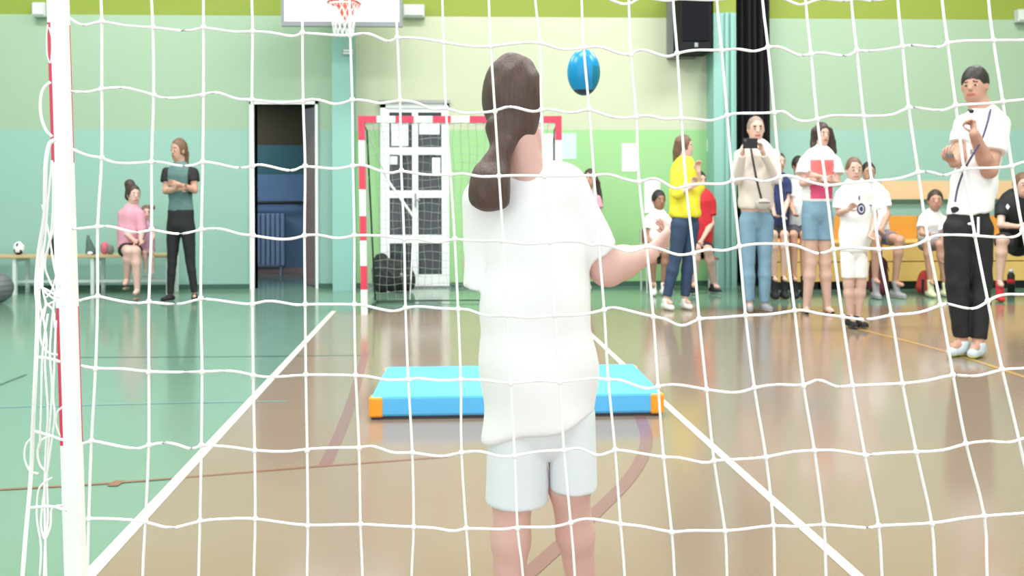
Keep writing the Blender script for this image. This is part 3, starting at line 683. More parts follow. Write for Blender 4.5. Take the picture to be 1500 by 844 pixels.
    if Bm:
        bo = []; le = Bm.get('len', 1.9); bw = Bm.get('w', 1.12); hipR = Bm.get('hip', tor[-1][2])
        lx, ly = tor[-1][0], tor[-1][1]; lo3 = tor[-1][3] if len(tor[-1]) > 3 else 0
        bo.append(U(cone(P((lx, Bm.get('waist', ly - hipR * .6), lo3)), P((lx, ly, lo3)), hipR / s * .9 + .004, hipR / s * .98 + .003, ky), .02))
        bo.append(('p', P((lx, Bm.get('waist', ly - hipR * .6), lo3)), (0, 0, 1)))
        for L in legs:
            hp, kn, an = P(L[0]), P(L[1]), P(L[2])
            if le <= 1: bo.append(U(fcone(hp, np.array(lerp(hp, kn, le)), R['th'] * bw + .006, (R['th'] + (R['kn'] - R['th']) * le * .6) * bw * Bm.get('flare', 1.0) + .006), .006))
            else:
                md = np.array(lerp(kn, an, .3)); bo.append(U(cone(hp, kn, R['th'] * bw + .009, R['kn'] * bw + .008), .012)); bo.append(U(cone(kn, md, R['kn'] * bw + .006, R['ca'] * max(bw, 1.0) + .008), .01)); bo.append(U(fcone(md, np.array(lerp(kn, an, le - 1)), R['ca'] * max(bw, 1.0) + .008, R['an'] * bw * Bm.get('cuff', 1.15) + .008), .01))
        mf2 = Bm.get('mf')
        sdf_obj(Bm.get('name', 'trousers'), bo, h, Bm['m'], root, Bm.get('wr', .002), 30, (lambda c_: mf2(c_, P)) if mf2 else None)
    Sh = S.get('shoe')
    if Sh:
        for L in legs:
            if len(L) < 4: continue
            an = P(L[2]); tv = np.array(L[3], float); gz = L[4] if len(L) > 4 else 0.0
            r1 = Sh.get('r', .036); b1 = an.copy() - tv * .22; b1[2] = gz + r1; b2 = an + tv * .75; b2[2] = gz + r1 * .75
            so = [U(cone(b1, b2, r1, r1 * .8), .01), U(cone(an + [0, 0, -.01], an * [1, 1, 0] + tv * .25 + [0, 0, gz + r1 * 1.1], R['an'] * 1.25 if not Sh.get('low') else R['an'] * .9, r1 * .9), .02), ('p', np.array([0, 0, gz + .002]), (0, 0, -1))]
            if Sh.get('low'): so.append(('p', np.array([0, 0, gz + r1 * 1.2]), (0, 0, 1)))
            else: so.append(('p', np.array([0, 0, gz + max(.085, an[2] - gz + .01)]), (0, 0, 1)))
            sdf_obj('shoe', so, h * .8, [Sh['m'], Sh.get('sole', Sh['m'])], root, matfn=lambda c_: (c_[:, 2] < gz + .02).astype(int))
    for nm, m_, h_, fn in S.get('props', []):
        q = fn(P, s)
        if isinstance(q, MB): q.build(nm, m_, root, True)
        else: sdf_obj(nm, q, h_, m_, root)
    return root, P, s
def decal(root, shirt, draw, m_, name='print', lift=.003):
    """flat print laid on a garment: draw = list of (verts2d, faces) in world x,z ; projected onto the shirt"""
    me = shirt.data; W = [shirt.matrix_world @ v.co for v in me.vertices]
    loc = root.matrix_world.translation
    vs = [Vector(v.co) + Vector(loc) for v in me.vertices]
    bv = BVHTree.FromPolygons([tuple(v) for v in vs], [tuple(p.vertices) for p in me.polygons])
    V, Fc = draw; out = []
    for x, z in V:
        hit = bv.ray_cast(Vector((x, -1 + 0.0, z)), Vector((0, 1, 0)))[0]
        out.append((x, (hit.y if hit else loc.y) - lift, z))
    b = MB(); b.add(out, Fc); return b.build(name, m_, root)
def text_geo(txt, cx, cz, hgt, wsc=1.0):
    cu_ = bpy.data.curves.new('t', 'FONT'); cu_.body = txt; cu_.align_x = 'CENTER'; cu_.align_y = 'CENTER'; cu_.size = hgt * 1.4; cu_.resolution_u = 2
    o = bpy.data.objects.new('t', cu_); me = bpy.data.meshes.new_from_object(o)
    V = [(cx + v.co.x * wsc, cz + v.co.y) for v in me.vertices]; Fc = [tuple(p.vertices) for p in me.polygons]
    bpy.data.objects.remove(o); bpy.data.curves.remove(cu_); bpy.data.meshes.remove(me); return V, Fc
def ring_geo(cx, cz, rx, rz, w_, n=20):
    V = []; 
    for i in range(n):
        q = 2 * math.pi * i / n
        for k in (1, 1 - w_): V.append((cx + rx * k * math.cos(q), cz + rz * k * math.sin(q)))
    return V, [(2 * i, 2 * i + 1, (2 * i + 3) % (2 * n), (2 * i + 2) % (2 * n)) for i in range(n)]
def hair_mat(name, rgb):
    m = mat(name, rgb, .5, .1, 30); nt = m.node_tree; b = nt.nodes['Principled BSDF']
    tc = nt.nodes.new('ShaderNodeTexCoord'); mp = nt.nodes.new('ShaderNodeMapping'); mp.inputs['Scale'].default_value = (220, 220, 14)
    nz = nt.nodes.new('ShaderNodeTexNoise'); nz.inputs['Scale'].default_value = 1.0; nz.inputs['Detail'].default_value = 4
    nt.links.new(tc.outputs['Object'], mp.inputs[0]); nt.links.new(mp.outputs[0], nz.inputs['Vector'])
    cr = nt.nodes.new('ShaderNodeMix'); cr.data_type = 'RGBA'; c = lin(rgb)
    cr.inputs[6].default_value = (*[x * .55 for x in c], 1); cr.inputs[7].default_value = (*[x * 1.5 for x in c], 1)
    nt.links.new(nz.outputs['Fac'], cr.inputs[0]); nt.links.new(cr.outputs[2], b.inputs['Base Color'])
    bp = nt.nodes.new('ShaderNodeBump'); bp.inputs['Strength'].default_value = .5; bp.inputs['Distance'].default_value = .004
    nt.links.new(nz.outputs['Fac'], bp.inputs['Height']); nt.links.new(bp.outputs['Normal'], b.inputs['Normal']); return m
s_fair = skin('fair', (226, 178, 158)); s_tan = skin('tan', (206, 152, 128)); s_pink = skin('pink', (232, 180, 164)); s_brown = skin('brown', (176, 124, 100))
h_dark = hair_mat('dark_brown_hair', (62, 46, 42)); h_brown = hair_mat('brown_hair', (112, 84, 66)); h_black = hair_mat('black_hair', (38, 32, 32)); h_grey = mat('grey_hair', (150, 134, 124), .7, .15, 40)
c_white = mat('white_cotton', (246, 246, 248), .8, .01); c_black = mat('black_jersey', (28, 28, 32), .75, .1); c_tealg = mat('teal_grey_print', (92, 122, 122), .8, .2, 30)
c_pink = mat('pink_cotton', (224, 158, 178), .8, .04); c_yel = mat('yellow_cotton', (232, 222, 58), .8, .04); c_den = mat('dark_denim', (52, 72, 102), .8, .1, 20)
c_lden = mat('light_denim', (128, 164, 188), .8, .08, 20); c_red = mat('red_cotton', (206, 44, 56), .8, .04); c_cream = mat('cream_cloth', (226, 216, 208), .8, .04)
c_navy = mat('navy_cotton', (48, 58, 106), .8, .06); c_grey = mat('grey_cloth', (140, 142, 150), .8, .1, 25); c_lgrey = mat('pale_grey_cloth', (230, 236, 240), .8, .03)
c_dgrey = mat('dark_grey_cloth', (74, 72, 84), .8, .1, 20); c_lilac = mat('lilac_cotton', (196, 152, 180), .8, .2, 25); c_mag = mat('magenta_print', (222, 84, 128), .7); c_cor = mat('coral_print', (232, 120, 122), .7)
m_rub = mat('white_rubber', (232, 232, 228), .5); m_strap = mat('dark_strap_cloth', (52, 44, 48), .7)
# woman in black beside left bench
def mfA(c_, P):
    z1 = P((264, 262))[2]; z2 = P((264, 284))[2]; x0 = P((249, 260))[0]; x1 = P((278, 260))[0]
    return np.where((c_[:, 2] < z2), 1, np.where((c_[:, 0] > x0) & (c_[:, 0] < x1) & (c_[:, 1] < P((264, 260))[1]), 1, 0))
human(dict(label='woman standing with folded arms in black and teal shirt and black leggings', feet=(265, 441), H=239, skin=s_tan, head=(262, 221, 9.5, 17.5, -30),
    hair=dict(m=h_brown, low=.5, chains=[[(268, 212, 6, -.05), (271, 226, 5.5, -.06), (272, 240, 4.5, -.07)]]),
    torso=[(264, 247, 12), (264, 256, 18), (264, 280, 16), (265, 305, 16), (265, 328, 19.5)],
    arms=[((245, 253, 0), (243, 280, .04), (263, 277, .17), (272, 274, .17)), ((283, 253, 0), (285, 279, .04), (262, 270, .20), (252, 268, .19))],
    legs=[((255, 335), (252, 385), (249, 432), (-.06, -.10, 0)), ((275, 335), (279, 383), (285, 430), (.03, -.11, 0))],
    top=dict(m=[c_black, c_tealg], mf=mfA, sleeve=.5, hem=312), bottom=dict(m=c_black, len=1.97, waist=306, w=1.0, name='leggings'), shoe=dict(m=c_black, r=.03), hs=.13, rad=dict(th=9.3, kn=5.6, ca=5.2, an=3.0)))
# seated woman in pink
human(dict(label='woman in loose pink top and black shorts seated on the long bench', feet=(200, 434), t=9.25, H=230, skin=s_pink, head=(196, 286, 8.5, 15, 40),
    hair=dict(m=h_dark, low=.3, chains=[[(191, 275, 7, -.03), (190, 270, 7.5, -.03)], [(192, 278, 8, -.02), (190, 288, 7, -.03)]]),
    torso=[(194, 305, 9), (192, 315, 14), (190, 340, 15), (189, 362, 15)],
    arms=[((180, 314, 0), (181, 338, .03), (196, 352, .15), (203, 355, .18)), ((205, 314, .02), (208, 336, .06), (206, 353, .16), (208, 358, .2))],
    legs=[((185, 366, 0), (188, 368, .30), (186, 408, .22), (0, -.09, -.03), .10), ((195, 366, 0), (199, 368, .30), (201, 424, .28), (.0, -.10, 0))],
    top=dict(m=c_pink, sleeve=1.2, hem=364, g=1.08, sw=1.7, name='blouse'), bottom=dict(m=c_black, len=.45, waist=358, name='shorts'), shoe=dict(m=mat('tan_sandal', (160, 124, 108), .6), r=.026, low=True), hs=.12))
# toddler on the bench
human(dict(label='small child in lilac dress sitting on bench against woman in pink', feet=(218, 405), t=9.28, keepz=True, H=110, skin=s_pink, head=(214, 312, 7, 11, 30), h=.007,
    hair=dict(m=h_brown, low=.4, chains=[[(221, 303, 3.5, -.02), (224, 304, 3.5, -.02)]]),
    torso=[(213, 326, 6), (213, 334, 9), (214, 350, 10), (215, 364, 11)],
    arms=[((205, 333, 0), (203, 345, .05), (208, 352, .12)), ((222, 333, 0), (225, 346, .04), (222, 355, .12))],
    legs=[((210, 368, 0), (212, 370, .17), (213, 394, .16), (0, -.06, 0), .22), ((219, 368, 0), (222, 370, .17), (224, 396, .15), (0, -.06, 0), .20)],
    top=dict(m=c_lilac, sleeve=.4, hem=374, g=1.1, name='dress'), shoe=dict(m=c_lilac, r=.018, low=True), hs=.07))
# child mostly behind the girl
human(dict(label='child with dark ponytail standing mostly hidden behind the throwing girl', feet=(852, 424), t=9.75, H=175, skin=s_tan, head=(864, 262, 8.5, 14, -25),
    hair=dict(m=h_dark, low=.45, chains=[[(868, 256, 6, -.03), (875, 268, 4, -.06), (879, 288, 3.5, -.06), (881, 298, 2, -.06)]]),
    torso=[(862, 282, 7), (861, 292, 13), (860, 318, 13), (858, 345, 14)],
    arms=[((847, 292, 0), (843, 318, .02), (848, 338, .08)), ((875, 292, 0), (880, 318, .02), (878, 342, .05))],
    legs=[((852, 350), (850, 382), (849, 415), (0, -.09, 0)), ((863, 350), (862, 382), (861, 415), (0, -.09, 0))],
    top=dict(m=c_pink, sleeve=.5, hem=350), bottom=dict(m=c_dgrey, len=.6, name='shorts'), shoe=dict(m=m_rub), hs=.11))
# seated boy at green wall
human(dict(label='boy in white T-shirt sitting on wooden chair left of woman in yellow', feet=(960, 424), t=9.55, H=190, skin=s_brown, head=(965, 294, 9, 15, 15),
    hair=dict(m=h_black, low=.2, fd=.3), torso=[(965, 312, 8), (964, 322, 15), (964, 345, 15), (964, 372, 15)],
    arms=[((950, 322, 0), (947, 346, .04), (955, 362, .2)), ((978, 322, 0), (981, 345, .05), (974, 362, .2))],
    legs=[((957, 372, 0), (956, 372, .33), (957, 414, .30), (-.02, -.10, 0)), ((970, 372, 0), (975, 372, .33), (972, 414, .30), (.02, -.1, 0))],
    top=dict(m=c_white, sleeve=.55, hem=372), bottom=dict(m=c_dgrey, len=.7, name='shorts'), shoe=dict(m=m_rub), hs=.12))
# man in red seated
human(dict(label='person in red T-shirt sitting behind the woman in yellow', feet=(1040, 424), t=9.7, H=225, skin=s_fair, head=(1024, 266, 9.5, 15, 20),
    hair=dict(m=h_black, low=.3), torso=[(1027, 284, 9), (1028, 294, 18), (1027, 325, 18), (1026, 360, 17)],
    arms=[((1011, 294, 0), (1010, 325, .04), (1014, 348, .2)), ((1041, 296, 0), (1042, 328, .04), (1028, 352, .24))],
    legs=[((1020, 364, 0), (1020, 364, .38), (1016, 414, .34), (-.02, -.1, 0)), ((1033, 364, 0), (1037, 366, .38), (1045, 416, .26), (.05, -.11, 0))],
    top=dict(m=c_red, sleeve=.6, hem=362), bottom=dict(m=c_black, len=.8, name='shorts'), shoe=dict(m=c_black, sole=m_rub), hs=.14))
# woman in yellow
human(dict(label='woman in bright yellow blouse and dark jeans standing side-on', feet=(990, 453), H=257, skin=s_fair, head=(1003, 216, 8, 17, 70), rdk=1.35,
    hair=dict(m=h_brown, low=.3, k=1.14, chains=[[(997, 208, 9, -.0), (994, 222, 8.5, -.02), (992, 234, 6.5, -.03)]]),
    torso=[(1002, 240, 12), (1002, 252, 17), (1003, 278, 19), (1003, 312, 21)],
    arms=[((990, 256, .10), (992, 284, .14), (1012, 275, .16), (1018, 262, .15)), ((1016, 258, -.08), (1024, 276, -.02), (1023, 252, .05), (1022, 243, .05))],
    legs=[((995, 330, .05), (989, 380, .05), (976, 438, .06), (.04, -.10, 0)), ((1012, 330, -.02), (1008, 380, -.02), (1003, 438, 0), (.04, -.10, 0))],
    top=dict(m=c_yel, sleeve=1.4, hem=319, g=1.08, name='blouse', wr=.004), bottom=dict(m=c_den, len=1.93, waist=308, w=1.05, name='jeans'), shoe=dict(m=m_rub), hs=.14, ky=.8))
# man filming
human(dict(label='grey-haired man in cream jacket and pale jeans filming with a phone', feet=(1107, 456), H=285, skin=s_fair, head=(1107, 190, 11.5, 19, -5),
    hair=dict(m=h_grey, low=.15, k=1.06, fd=.1, fh=.72),
    torso=[(1108, 217, 15), (1108, 228, 25), (1108, 260, 26), (1107, 300, 24), (1107, 318, 22)],
    arms=[((1084, 228, 0), (1079, 262, .08), (1088, 222, .26), (1091, 209, .27), (.8, -.3, .2), .9), ((1133, 228, 0), (1137, 262, .08), (1117, 222, .26), (1113, 208, .27), (-.8, -.3, .2), .9)],
    legs=[((1096, 325), (1096, 385), (1098, 444), (-.03, -.12, 0)), ((1120, 325), (1120, 385), (1120, 446), (.03, -.12, 0))],
    top=dict(m=c_cream, sleeve=1.9, hem=306, g=1.0, name='jacket', wr=.004), bottom=dict(m=c_lden, len=1.95, waist=300, w=1.0, name='jeans'), shoe=dict(m=mat('grey_shoe', (150, 150, 156), .7), sole=m_rub), hs=.14,
    props=[('crossbody_strap', m_strap, .006, lambda P, s: (lambda m: (m.tube([P((1100, 218, .135)), P((1103, 235, .165)), P((1108, 262, .175)), P((1115, 290, .175)), P((1119, 298, .18))], .010, 6), m)[1])(MB())),
           ('crossbody_bag', None, .006, None)][:1]))
t9 = depth_of(1107, 456)
ph = at(1099, 210, t9 - .31); m = MB(); m.box(ph[0] - .065, ph[0] + .065, ph[1] - .006, ph[1] + .006, ph[2] - .045, ph[2] + .045, 0, .005)
r = thing('phone', 'dark phone held sideways in both hands by man in cream jacket', 'phone', ph - [0, 0, .045]); m.build('case', M_black, r)
m = MB(); m.tube([ph + [-.045, -.006, .025], ph + [-.045, -.009, .025]], .009, 12); m.build('camera_lens', M_grey, r)
bg = at(1118, 300, t9 - .2); r = thing('shoulder_bag', "small pale bag on dark strap at the filming man's waist", 'bag', bg - [0, 0, .05])
sdf_obj('bag_body', [U(ellp(bg, (.07, .035, .055)))], .006, mat('pale_taupe', (186, 176, 170), .7), r); m = MB(); m.tube([bg + [-.05, -.034, .02], bg + [0, -.04, .02], bg + [.05, -.034, .02]], .004, 6); m.build('zip', m_strap, r)
# seated children between
for lab, x, m1, hy_, st, fr in (('child in navy shirt sitting just right of the filming man', 1141, c_navy, 238, 9.25, s_fair), ('child in pale shirt sitting half behind the woman in denim shorts', 1170, c_lgrey, 243, 9.3, s_tan)):
    human(dict(label=lab, feet=(x, 430), t=st, H=205, skin=fr, head=(x, hy_, 8.5, 14, 10), hair=dict(m=h_black, low=.3),
        torso=[(x, hy_ + 20, 8), (x, hy_ + 29, 14), (x, hy_ + 55, 14), (x, 335, 14)],
        arms=[((x - 11, hy_ + 30, 0), (x - 12, hy_ + 56, .04), (x - 7, 312, .2)), ((x + 11, hy_ + 30, 0), (x + 12, hy_ + 56, .04), (x + 7, 314, .2))],
        legs=[((x - 7, 338, 0), (x - 8, 344, .34), (x - 7, 405, .33), (0, -.1, 0), .06 * 0), ((x + 7, 338, 0), (x + 8, 344, .34), (x + 7, 405, .33), (0, -.1, 0))],
        top=dict(m=m1, sleeve=.6, hem=338), bottom=dict(m=c_dgrey if x > 1150 else c_black, len=.85, waist=318, name='shorts'), shoe=dict(m=c_black), hs=.12))
# woman in denim shorts
def mfD(c_, P):
    zt_, zm, zb_ = P((1197, 234))[2], P((1197, 264))[2], P((1197, 292))[2]; x0, x1 = P((1181, 0))[0], P((1215, 0))[0]; y = P((1197, 250))[1]
    inn = (c_[:, 0] > x0) & (c_[:, 0] < x1) & (c_[:, 1] < y)
    return np.where(inn & (c_[:, 2] < zt_) & (c_[:, 2] > zm), 1, np.where(inn & (c_[:, 2] <= zm) & (c_[:, 2] > zb_), 2, 0))
human(dict(label='dark-haired woman in white tee with pink print and denim shorts', feet=(1196, 459), H=284, skin=s_fair, head=(1204, 198, 9.5, 17, 10),
    hair=dict(m=h_dark, low=.5, k=1.16, chains=[[(1194, 192, 6, 0), (1192, 208, 5, -.02), (1191, 224, 4, .02)], [(1214, 192, 6, 0), (1218, 208, 6, -.02), (1221, 222, 5, -.02)], [(1204, 188, 9, -.05), (1206, 218, 10, -.06)]]),
    torso=[(1201, 225, 12), (1201, 236, 23), (1199, 260, 21), (1197, 285, 21), (1197, 310, 22)],
    arms=[((1180, 237, 0), (1176, 268, .05), (1204, 264, .19), (1214, 262, .2)), ((1222, 237, 0), (1226, 268, .05), (1196, 258, .21), (1188, 256, .21))],
    legs=[((1187, 318), (1188, 385), (1181, 450), (-.03, -.11, 0)), ((1208, 318), (1208, 385), (1212, 450), (.02, -.11, 0))],
    top=dict(m=[c_white, c_cor, c_mag], mf=mfD, sleeve=.6, hem=296, sw=1.7), bottom=dict(m=c_lden, len=.5, waist=290, w=1.0, flare=1.0, name='denim_shorts'), shoe=dict(m=c_black, r=.024, low=True), hs=.13))
# boy in white kit
k_ = human_boy = dict(label='boy standing in white football kit with dark chest print and black trainers', feet=(1251, 480), H=253, skin=s_fair, head=(1251, 250, 11, 19, -8),
    hair=dict(m=h_brown, low=.15, k=1.08, fd=.2), torso=[(1252, 272, 12), (1253, 284, 22), (1254, 310, 22), (1253, 345, 22), (1251, 362, 20)],
    arms=[((1232, 286, 0), (1229, 312, 0), (1241, 308, .16), (1248, 302, .18)), ((1275, 286, 0), (1281, 315, .0), (1278, 338, .10), (1276, 347, .12))],
    legs=[((1242, 372), (1243, 416), (1246, 462), (-.01, -.12, 0)), ((1260, 372), (1261, 416), (1257, 463), (.02, -.12, 0))],
    top=dict(m=c_white, sleeve=.75, hem=370, g=1.0, sw=1.6), bottom=dict(m=c_white, len=.8, waist=362, w=.92, flare=1.05, name='shorts'), shoe=dict(m=c_black, sole=M_grey), hs=.12)
rt, P_, s_ = human(k_); q = P_((1254, 306)); q2 = P_((1274, 306)); q3 = P_((1236, 307))
pm = mat('navy_print', (58, 58, 104), .7)
decal(rt, k_['_top'], ring_geo(q[0], q[2], .034, .045, .35), pm, 'crest'); decal(rt, k_['_top'], ring_geo(q[0], q[2], .014, .02, .9), pm, 'crest')
decal(rt, k_['_top'], text_geo('T', q2[0] - .02, q2[2], .06, .7), pm, 'lettering'); decal(rt, k_['_top'], text_geo('F', q3[0] + .01, q3[2], .06, .7), pm, 'lettering')
q = P_((1251, 290)); decal(rt, k_['_top'], ring_geo(q[0], q[2], .006, .02, .9, 8), pm, 'collar_mark')
# seated boy behind with checked shorts
human(dict(label='boy in white top and grey shorts seated behind the boy in kit', feet=(1300, 430), t=9.2, H=225, skin=s_tan, head=(1272, 253, 9, 15, -10),
    hair=dict(m=h_black, low=.2), torso=[(1276, 273, 9), (1278, 284, 18), (1282, 312, 18), (1284, 342, 18)],
    arms=[((1262, 285, 0), (1262, 312, .04), (1274, 330, .2)), ((1295, 286, 0), (1300, 314, .05), (1292, 334, .2))],
    legs=[((1277, 347, 0), (1283, 350, .36), (1282, 408, .30), (0, -.11, 0)), ((1292, 346, 0), (1318, 352, .30), (1311, 412, .24), (.06, -.12, 0))],
    top=dict(m=c_white, sleeve=.6, hem=338), bottom=dict(m=mat('checked_cloth', (134, 124, 136), .8, .35, 22), len=.6, waist=326, name='shorts'), shoe=dict(m=mat('grey_shoe2', (150, 148, 154), .7), sole=m_rub), hs=.13))
bp = fl(1287, 433); r = thing('backpack', 'dark maroon backpack standing on floor between seated boy and boy in kit', 'bag', bp)
mm = mat('maroon_nylon', (96, 30, 50), .7, .15, 15)
sdf_obj('bag_body', [U(cone(bp + [0, 0, .1], bp + [0, 0, .32], .105, .09, .8)), U(cone(bp + [0, -.06, .08], bp + [0, -.06, .17], .075, .06, .7), .02), ('p', bp + [0, 0, .003], (0, 0, -1))], .008, mm, r, .003, 30)
m = MB(); m.tube(catmull([bp + [-.03, -.0, .4], bp + [-.02, 0, .44], bp + [.02, 0, .44], bp + [.03, 0, .4]], 4), .008, 6); m.build('handle', m_strap, r)
m = MB(); m.tube(catmull([bp + [-.08, -.07, .25], bp + [-.04, -.085, .33], bp + [.04, -.085, .33], bp + [.08, -.07, .25]], 4), .004, 6); m.build('zip', m_strap, r)
# small boy with red bag
human(dict(label='small boy in white T-shirt leaning forward on bench left of coach', feet=(1378, 428), t=9.3, H=185, skin=s_tan, head=(1370, 294, 9.5, 15, -20, .12),
    hair=dict(m=h_dark, low=.15, k=1.12), torso=[(1367, 313, 9, .08), (1365, 322, 16, .06), (1362, 340, 15, .02), (1360, 354, 15, 0)],
    arms=[((1352, 322, .06), (1350, 342, .12), (1362, 345, .28)), ((1381, 322, .06), (1384, 350, .16), (1380, 375, .3), (1379, 385, .32))],
    legs=[((1354, 358, 0), (1358, 356, .30), (1362, 410, .28), (0, -.1, 0)), ((1368, 358, 0), (1376, 358, .32), (1384, 414, .26), (.02, -.1, 0))],
    top=dict(m=c_white, sleeve=.6, hem=352, sw=1.6), bottom=dict(m=c_grey, len=.75, waist=344, name='shorts'), shoe=dict(m=mat('pale_yellow_shoe', (226, 226, 190), .6)), hs=.11))
bp = fl(1352, 431); r = thing('red_bottle_bag', 'red drawstring bag on the floor in front of the yellow bench', 'bag', bp)
sdf_obj('bag_body', [U(cone(bp + [0, 0, .08], bp + [.01, 0, .20], .075, .05, .7)), ('p', bp + [0, 0, .003], (0, 0, -1))], .008, mat('red_nylon', (206, 66, 62), .6), r, .003, 30)
m = MB(); m.tube([bp + [-.03, -.05, .02], bp + [-.03, -.06, .16]], .014, 8); m.build('strap', m_strap, r)
# man in black at the right edge
SB = dict(label='man in black sports shirt seated leaning on knees at right edge', feet=(1490, 430), t=9.0, H=250, skin=s_fair, head=(1499, 272, 12, 18, -15, .2),
    hair=dict(m=h_brown, low=.2, k=1.1), torso=[(1492, 292, 12, .15), (1490, 302, 26, .1), (1490, 330, 24, .03), (1492, 352, 24, 0)],
    arms=[((1467, 302, .1), (1466, 330, .2), (1492, 332, .38), (1502, 330, .4)), ((1516, 302, .1), (1520, 330, .2), (1500, 334, .38))],
    legs=[((1480, 358, 0), (1468, 352, .40), (1464, 412, .36), (-.04, -.12, 0)), ((1504, 358, 0), (1520, 352, .40), (1520, 412, .36), (0, -.12, 0))],
    top=dict(m=c_black, sleeve=.55, hem=350), bottom=dict(m=c_black, len=.8, waist=340, w=1.15, flare=1.2, name='shorts'), shoe=dict(m=c_red, sole=c_black), hs=.15)
rt, P_, s_ = human(SB)
for px_, py_ in ((1477, 303), (1463, 300)):
    q = P_((px_, py_, .2)); decal(rt, SB['_top'], ring_geo(q[0], q[2], .014, .03, .95, 4), c_white, 'badge')
bp = fl(1481, 431); r = thing('drinks_bottle', 'dark bottle with red band by the red shoe at far right', 'bottle', bp)
m = MB(); m.tube([bp + [0, 0, .002], bp + [0, 0, .2], bp + [0, 0, .23]], [.036, .036, .02], 14); m.build('body', M_black, r, True)
m = MB(); m.tube([bp + [0, 0, .11], bp + [0, 0, .16]], .0375, 14); m.build('label_band', c_red, r, True)
m = MB(); m.tube([bp + [0, 0, .23], bp + [0, 0, .26]], .022, 12); m.build('cap', M_white, r, True)
# coach
CO_ = dict(label='young coach in white T-shirt and black trousers raising whistle to mouth', feet=(1408, 521), H=428, skin=s_tan, head=(1428, 127, 17, 27, -48), rdk=1.12, h=.0085,
    hair=dict(m=h_black, low=.0, k=1.09, rise=.26, fd=.30, fh=.66), torso=[(1440, 165, 16), (1441, 180, 26, 0), (1437, 220, 28), (1427, 270, 30), (1418, 328, 30)],
    arms=[((1418, 184, -.05), (1404, 232, .02), (1397, 239, .22), (1389, 229, .25), (0, 0, 1), 1.0), ((1459, 184, .03), (1449, 250, .12), (1427, 196, .24), (1424, 172, .20), (-1, .2, .2), 1.5)],
    legs=[((1404, 335, 0), (1402, 415, .0), (1409, 500, .0), (-.13, -.07, 0)), ((1432, 335, 0), (1436, 415, .0), (1433, 503, .05), (-.10, -.09, 0))],
    rad=dict(ua=14, el=11, fa=10.5, wr=7, nk=14, th=19, kn=14, ca=13, an=8),
    top=dict(m=c_white, sleeve=.6, hem=314, hemn=(.12, 0, -.99), g=1.04, sw=1.25, wr=.003), bottom=dict(m=c_black, len=1.93, waist=300, w=1.0, name='trousers', wr=.003), shoe=dict(m=mat('pale_blue_shoe', (196, 208, 214), .6), sole=mat('lime_sole', (206, 228, 150), .5), r=.042), hs=.16)
rt, P_, s_ = human(CO_)
m = MB(); pts = [P_((1451, 160, .06)), P_((1447, 178, .17)), P_((1438, 205, .20)), P_((1426, 225, .30)), P_((1412, 250, .25)), P_((1403, 275, .22)), P_((1399, 296, .22))]
m.tube(catmull(pts, 5), .007, 6)
r = thing('lanyard', 'dark blue lanyard hanging round the neck of the coach', 'lanyard', pts[0]); m.build('cord', mat('navy_cord', (70, 66, 104), .7), r)
m = MB(); q = P_((1423, 219, .31)); m.tube([q, q + [0, 0, -.03]], .008, 6); m.build('clip', M_steel, r)
q = P_((1423, 163, .24)); r = thing('whistle', 'small dark whistle in the hand at the mouth of the coach', 'whistle', q); m = MB(); m.ell(q, (.016, .012, .014)); m.build('chamber', M_black, r, True)
m = MB(); m.tube([q, q + [0, .035, .012]], .006, 6); m.build('mouthpiece', M_black, r)
q = P_((1391, 228, .28)); r = thing('stopwatch', 'small grey stopwatch held in the outstretched hand of the coach', 'stopwatch', q - [0, 0, .02]); m = MB(); m.tube([q + [0, 0, -.008], q + [0, 0, .008]], .024, 16); m.build('case', M_grey, r)
m = MB(); m.tube([q + [0, 0, .008], q + [0, 0, .014]], .006, 8); m.build('button', M_steel, r)
for i, (xa_, ya_, yb_) in enumerate(((1433, 318, 346),)):
    m = MB(); m.tube([P_((xa_, ya_, .128)), P_((xa_, yb_, .128))], .008, 6); m.build('side_stripe', c_white, rt)
m = MB(); m.ell(P_((1421, 328, .132)), (.016, .006, .008)); m.build('logo', c_white, rt, True)
# chairs under the two seated figures on the green wall
def chair(x, y, t, label):
    c = at(x, y, t); c[2] = 0; r = thing('chair', label, 'chair', c); wd = mat('chair_seat', (150, 110, 76), .5, .1, 5); lg = mat('chair_leg', (200, 204, 204), .4)
    m = MB(); m.box(c[0] - .16, c[0] + .16, c[1] - .16, c[1] + .2, .35, .37, 0, .008); m.build('seat', wd, r)
    m = MB(); m.box(c[0] - .15, c[0] + .15, c[1] + .2, c[1] + .22, .52, .68, 0, .008); m.build('backrest', wd, r)
    for sx in (-.14, .14):
        m = MB(); m.tube([(c[0] + sx, c[1] - .14, 0), (c[0] + sx, c[1] - .14, .35)], .010); m.build('leg', lg, r)
        m = MB(); m.tube([(c[0] + sx, c[1] + .19, 0), (c[0] + sx, c[1] + .19, .68)], .010); m.build('leg', lg, r)
chair(963, 424, 9.62, 'wooden chair on grey legs under the boy in white T-shirt'); chair(1027, 424, 9.75, 'wooden chair on grey legs under the person in red T-shirt')
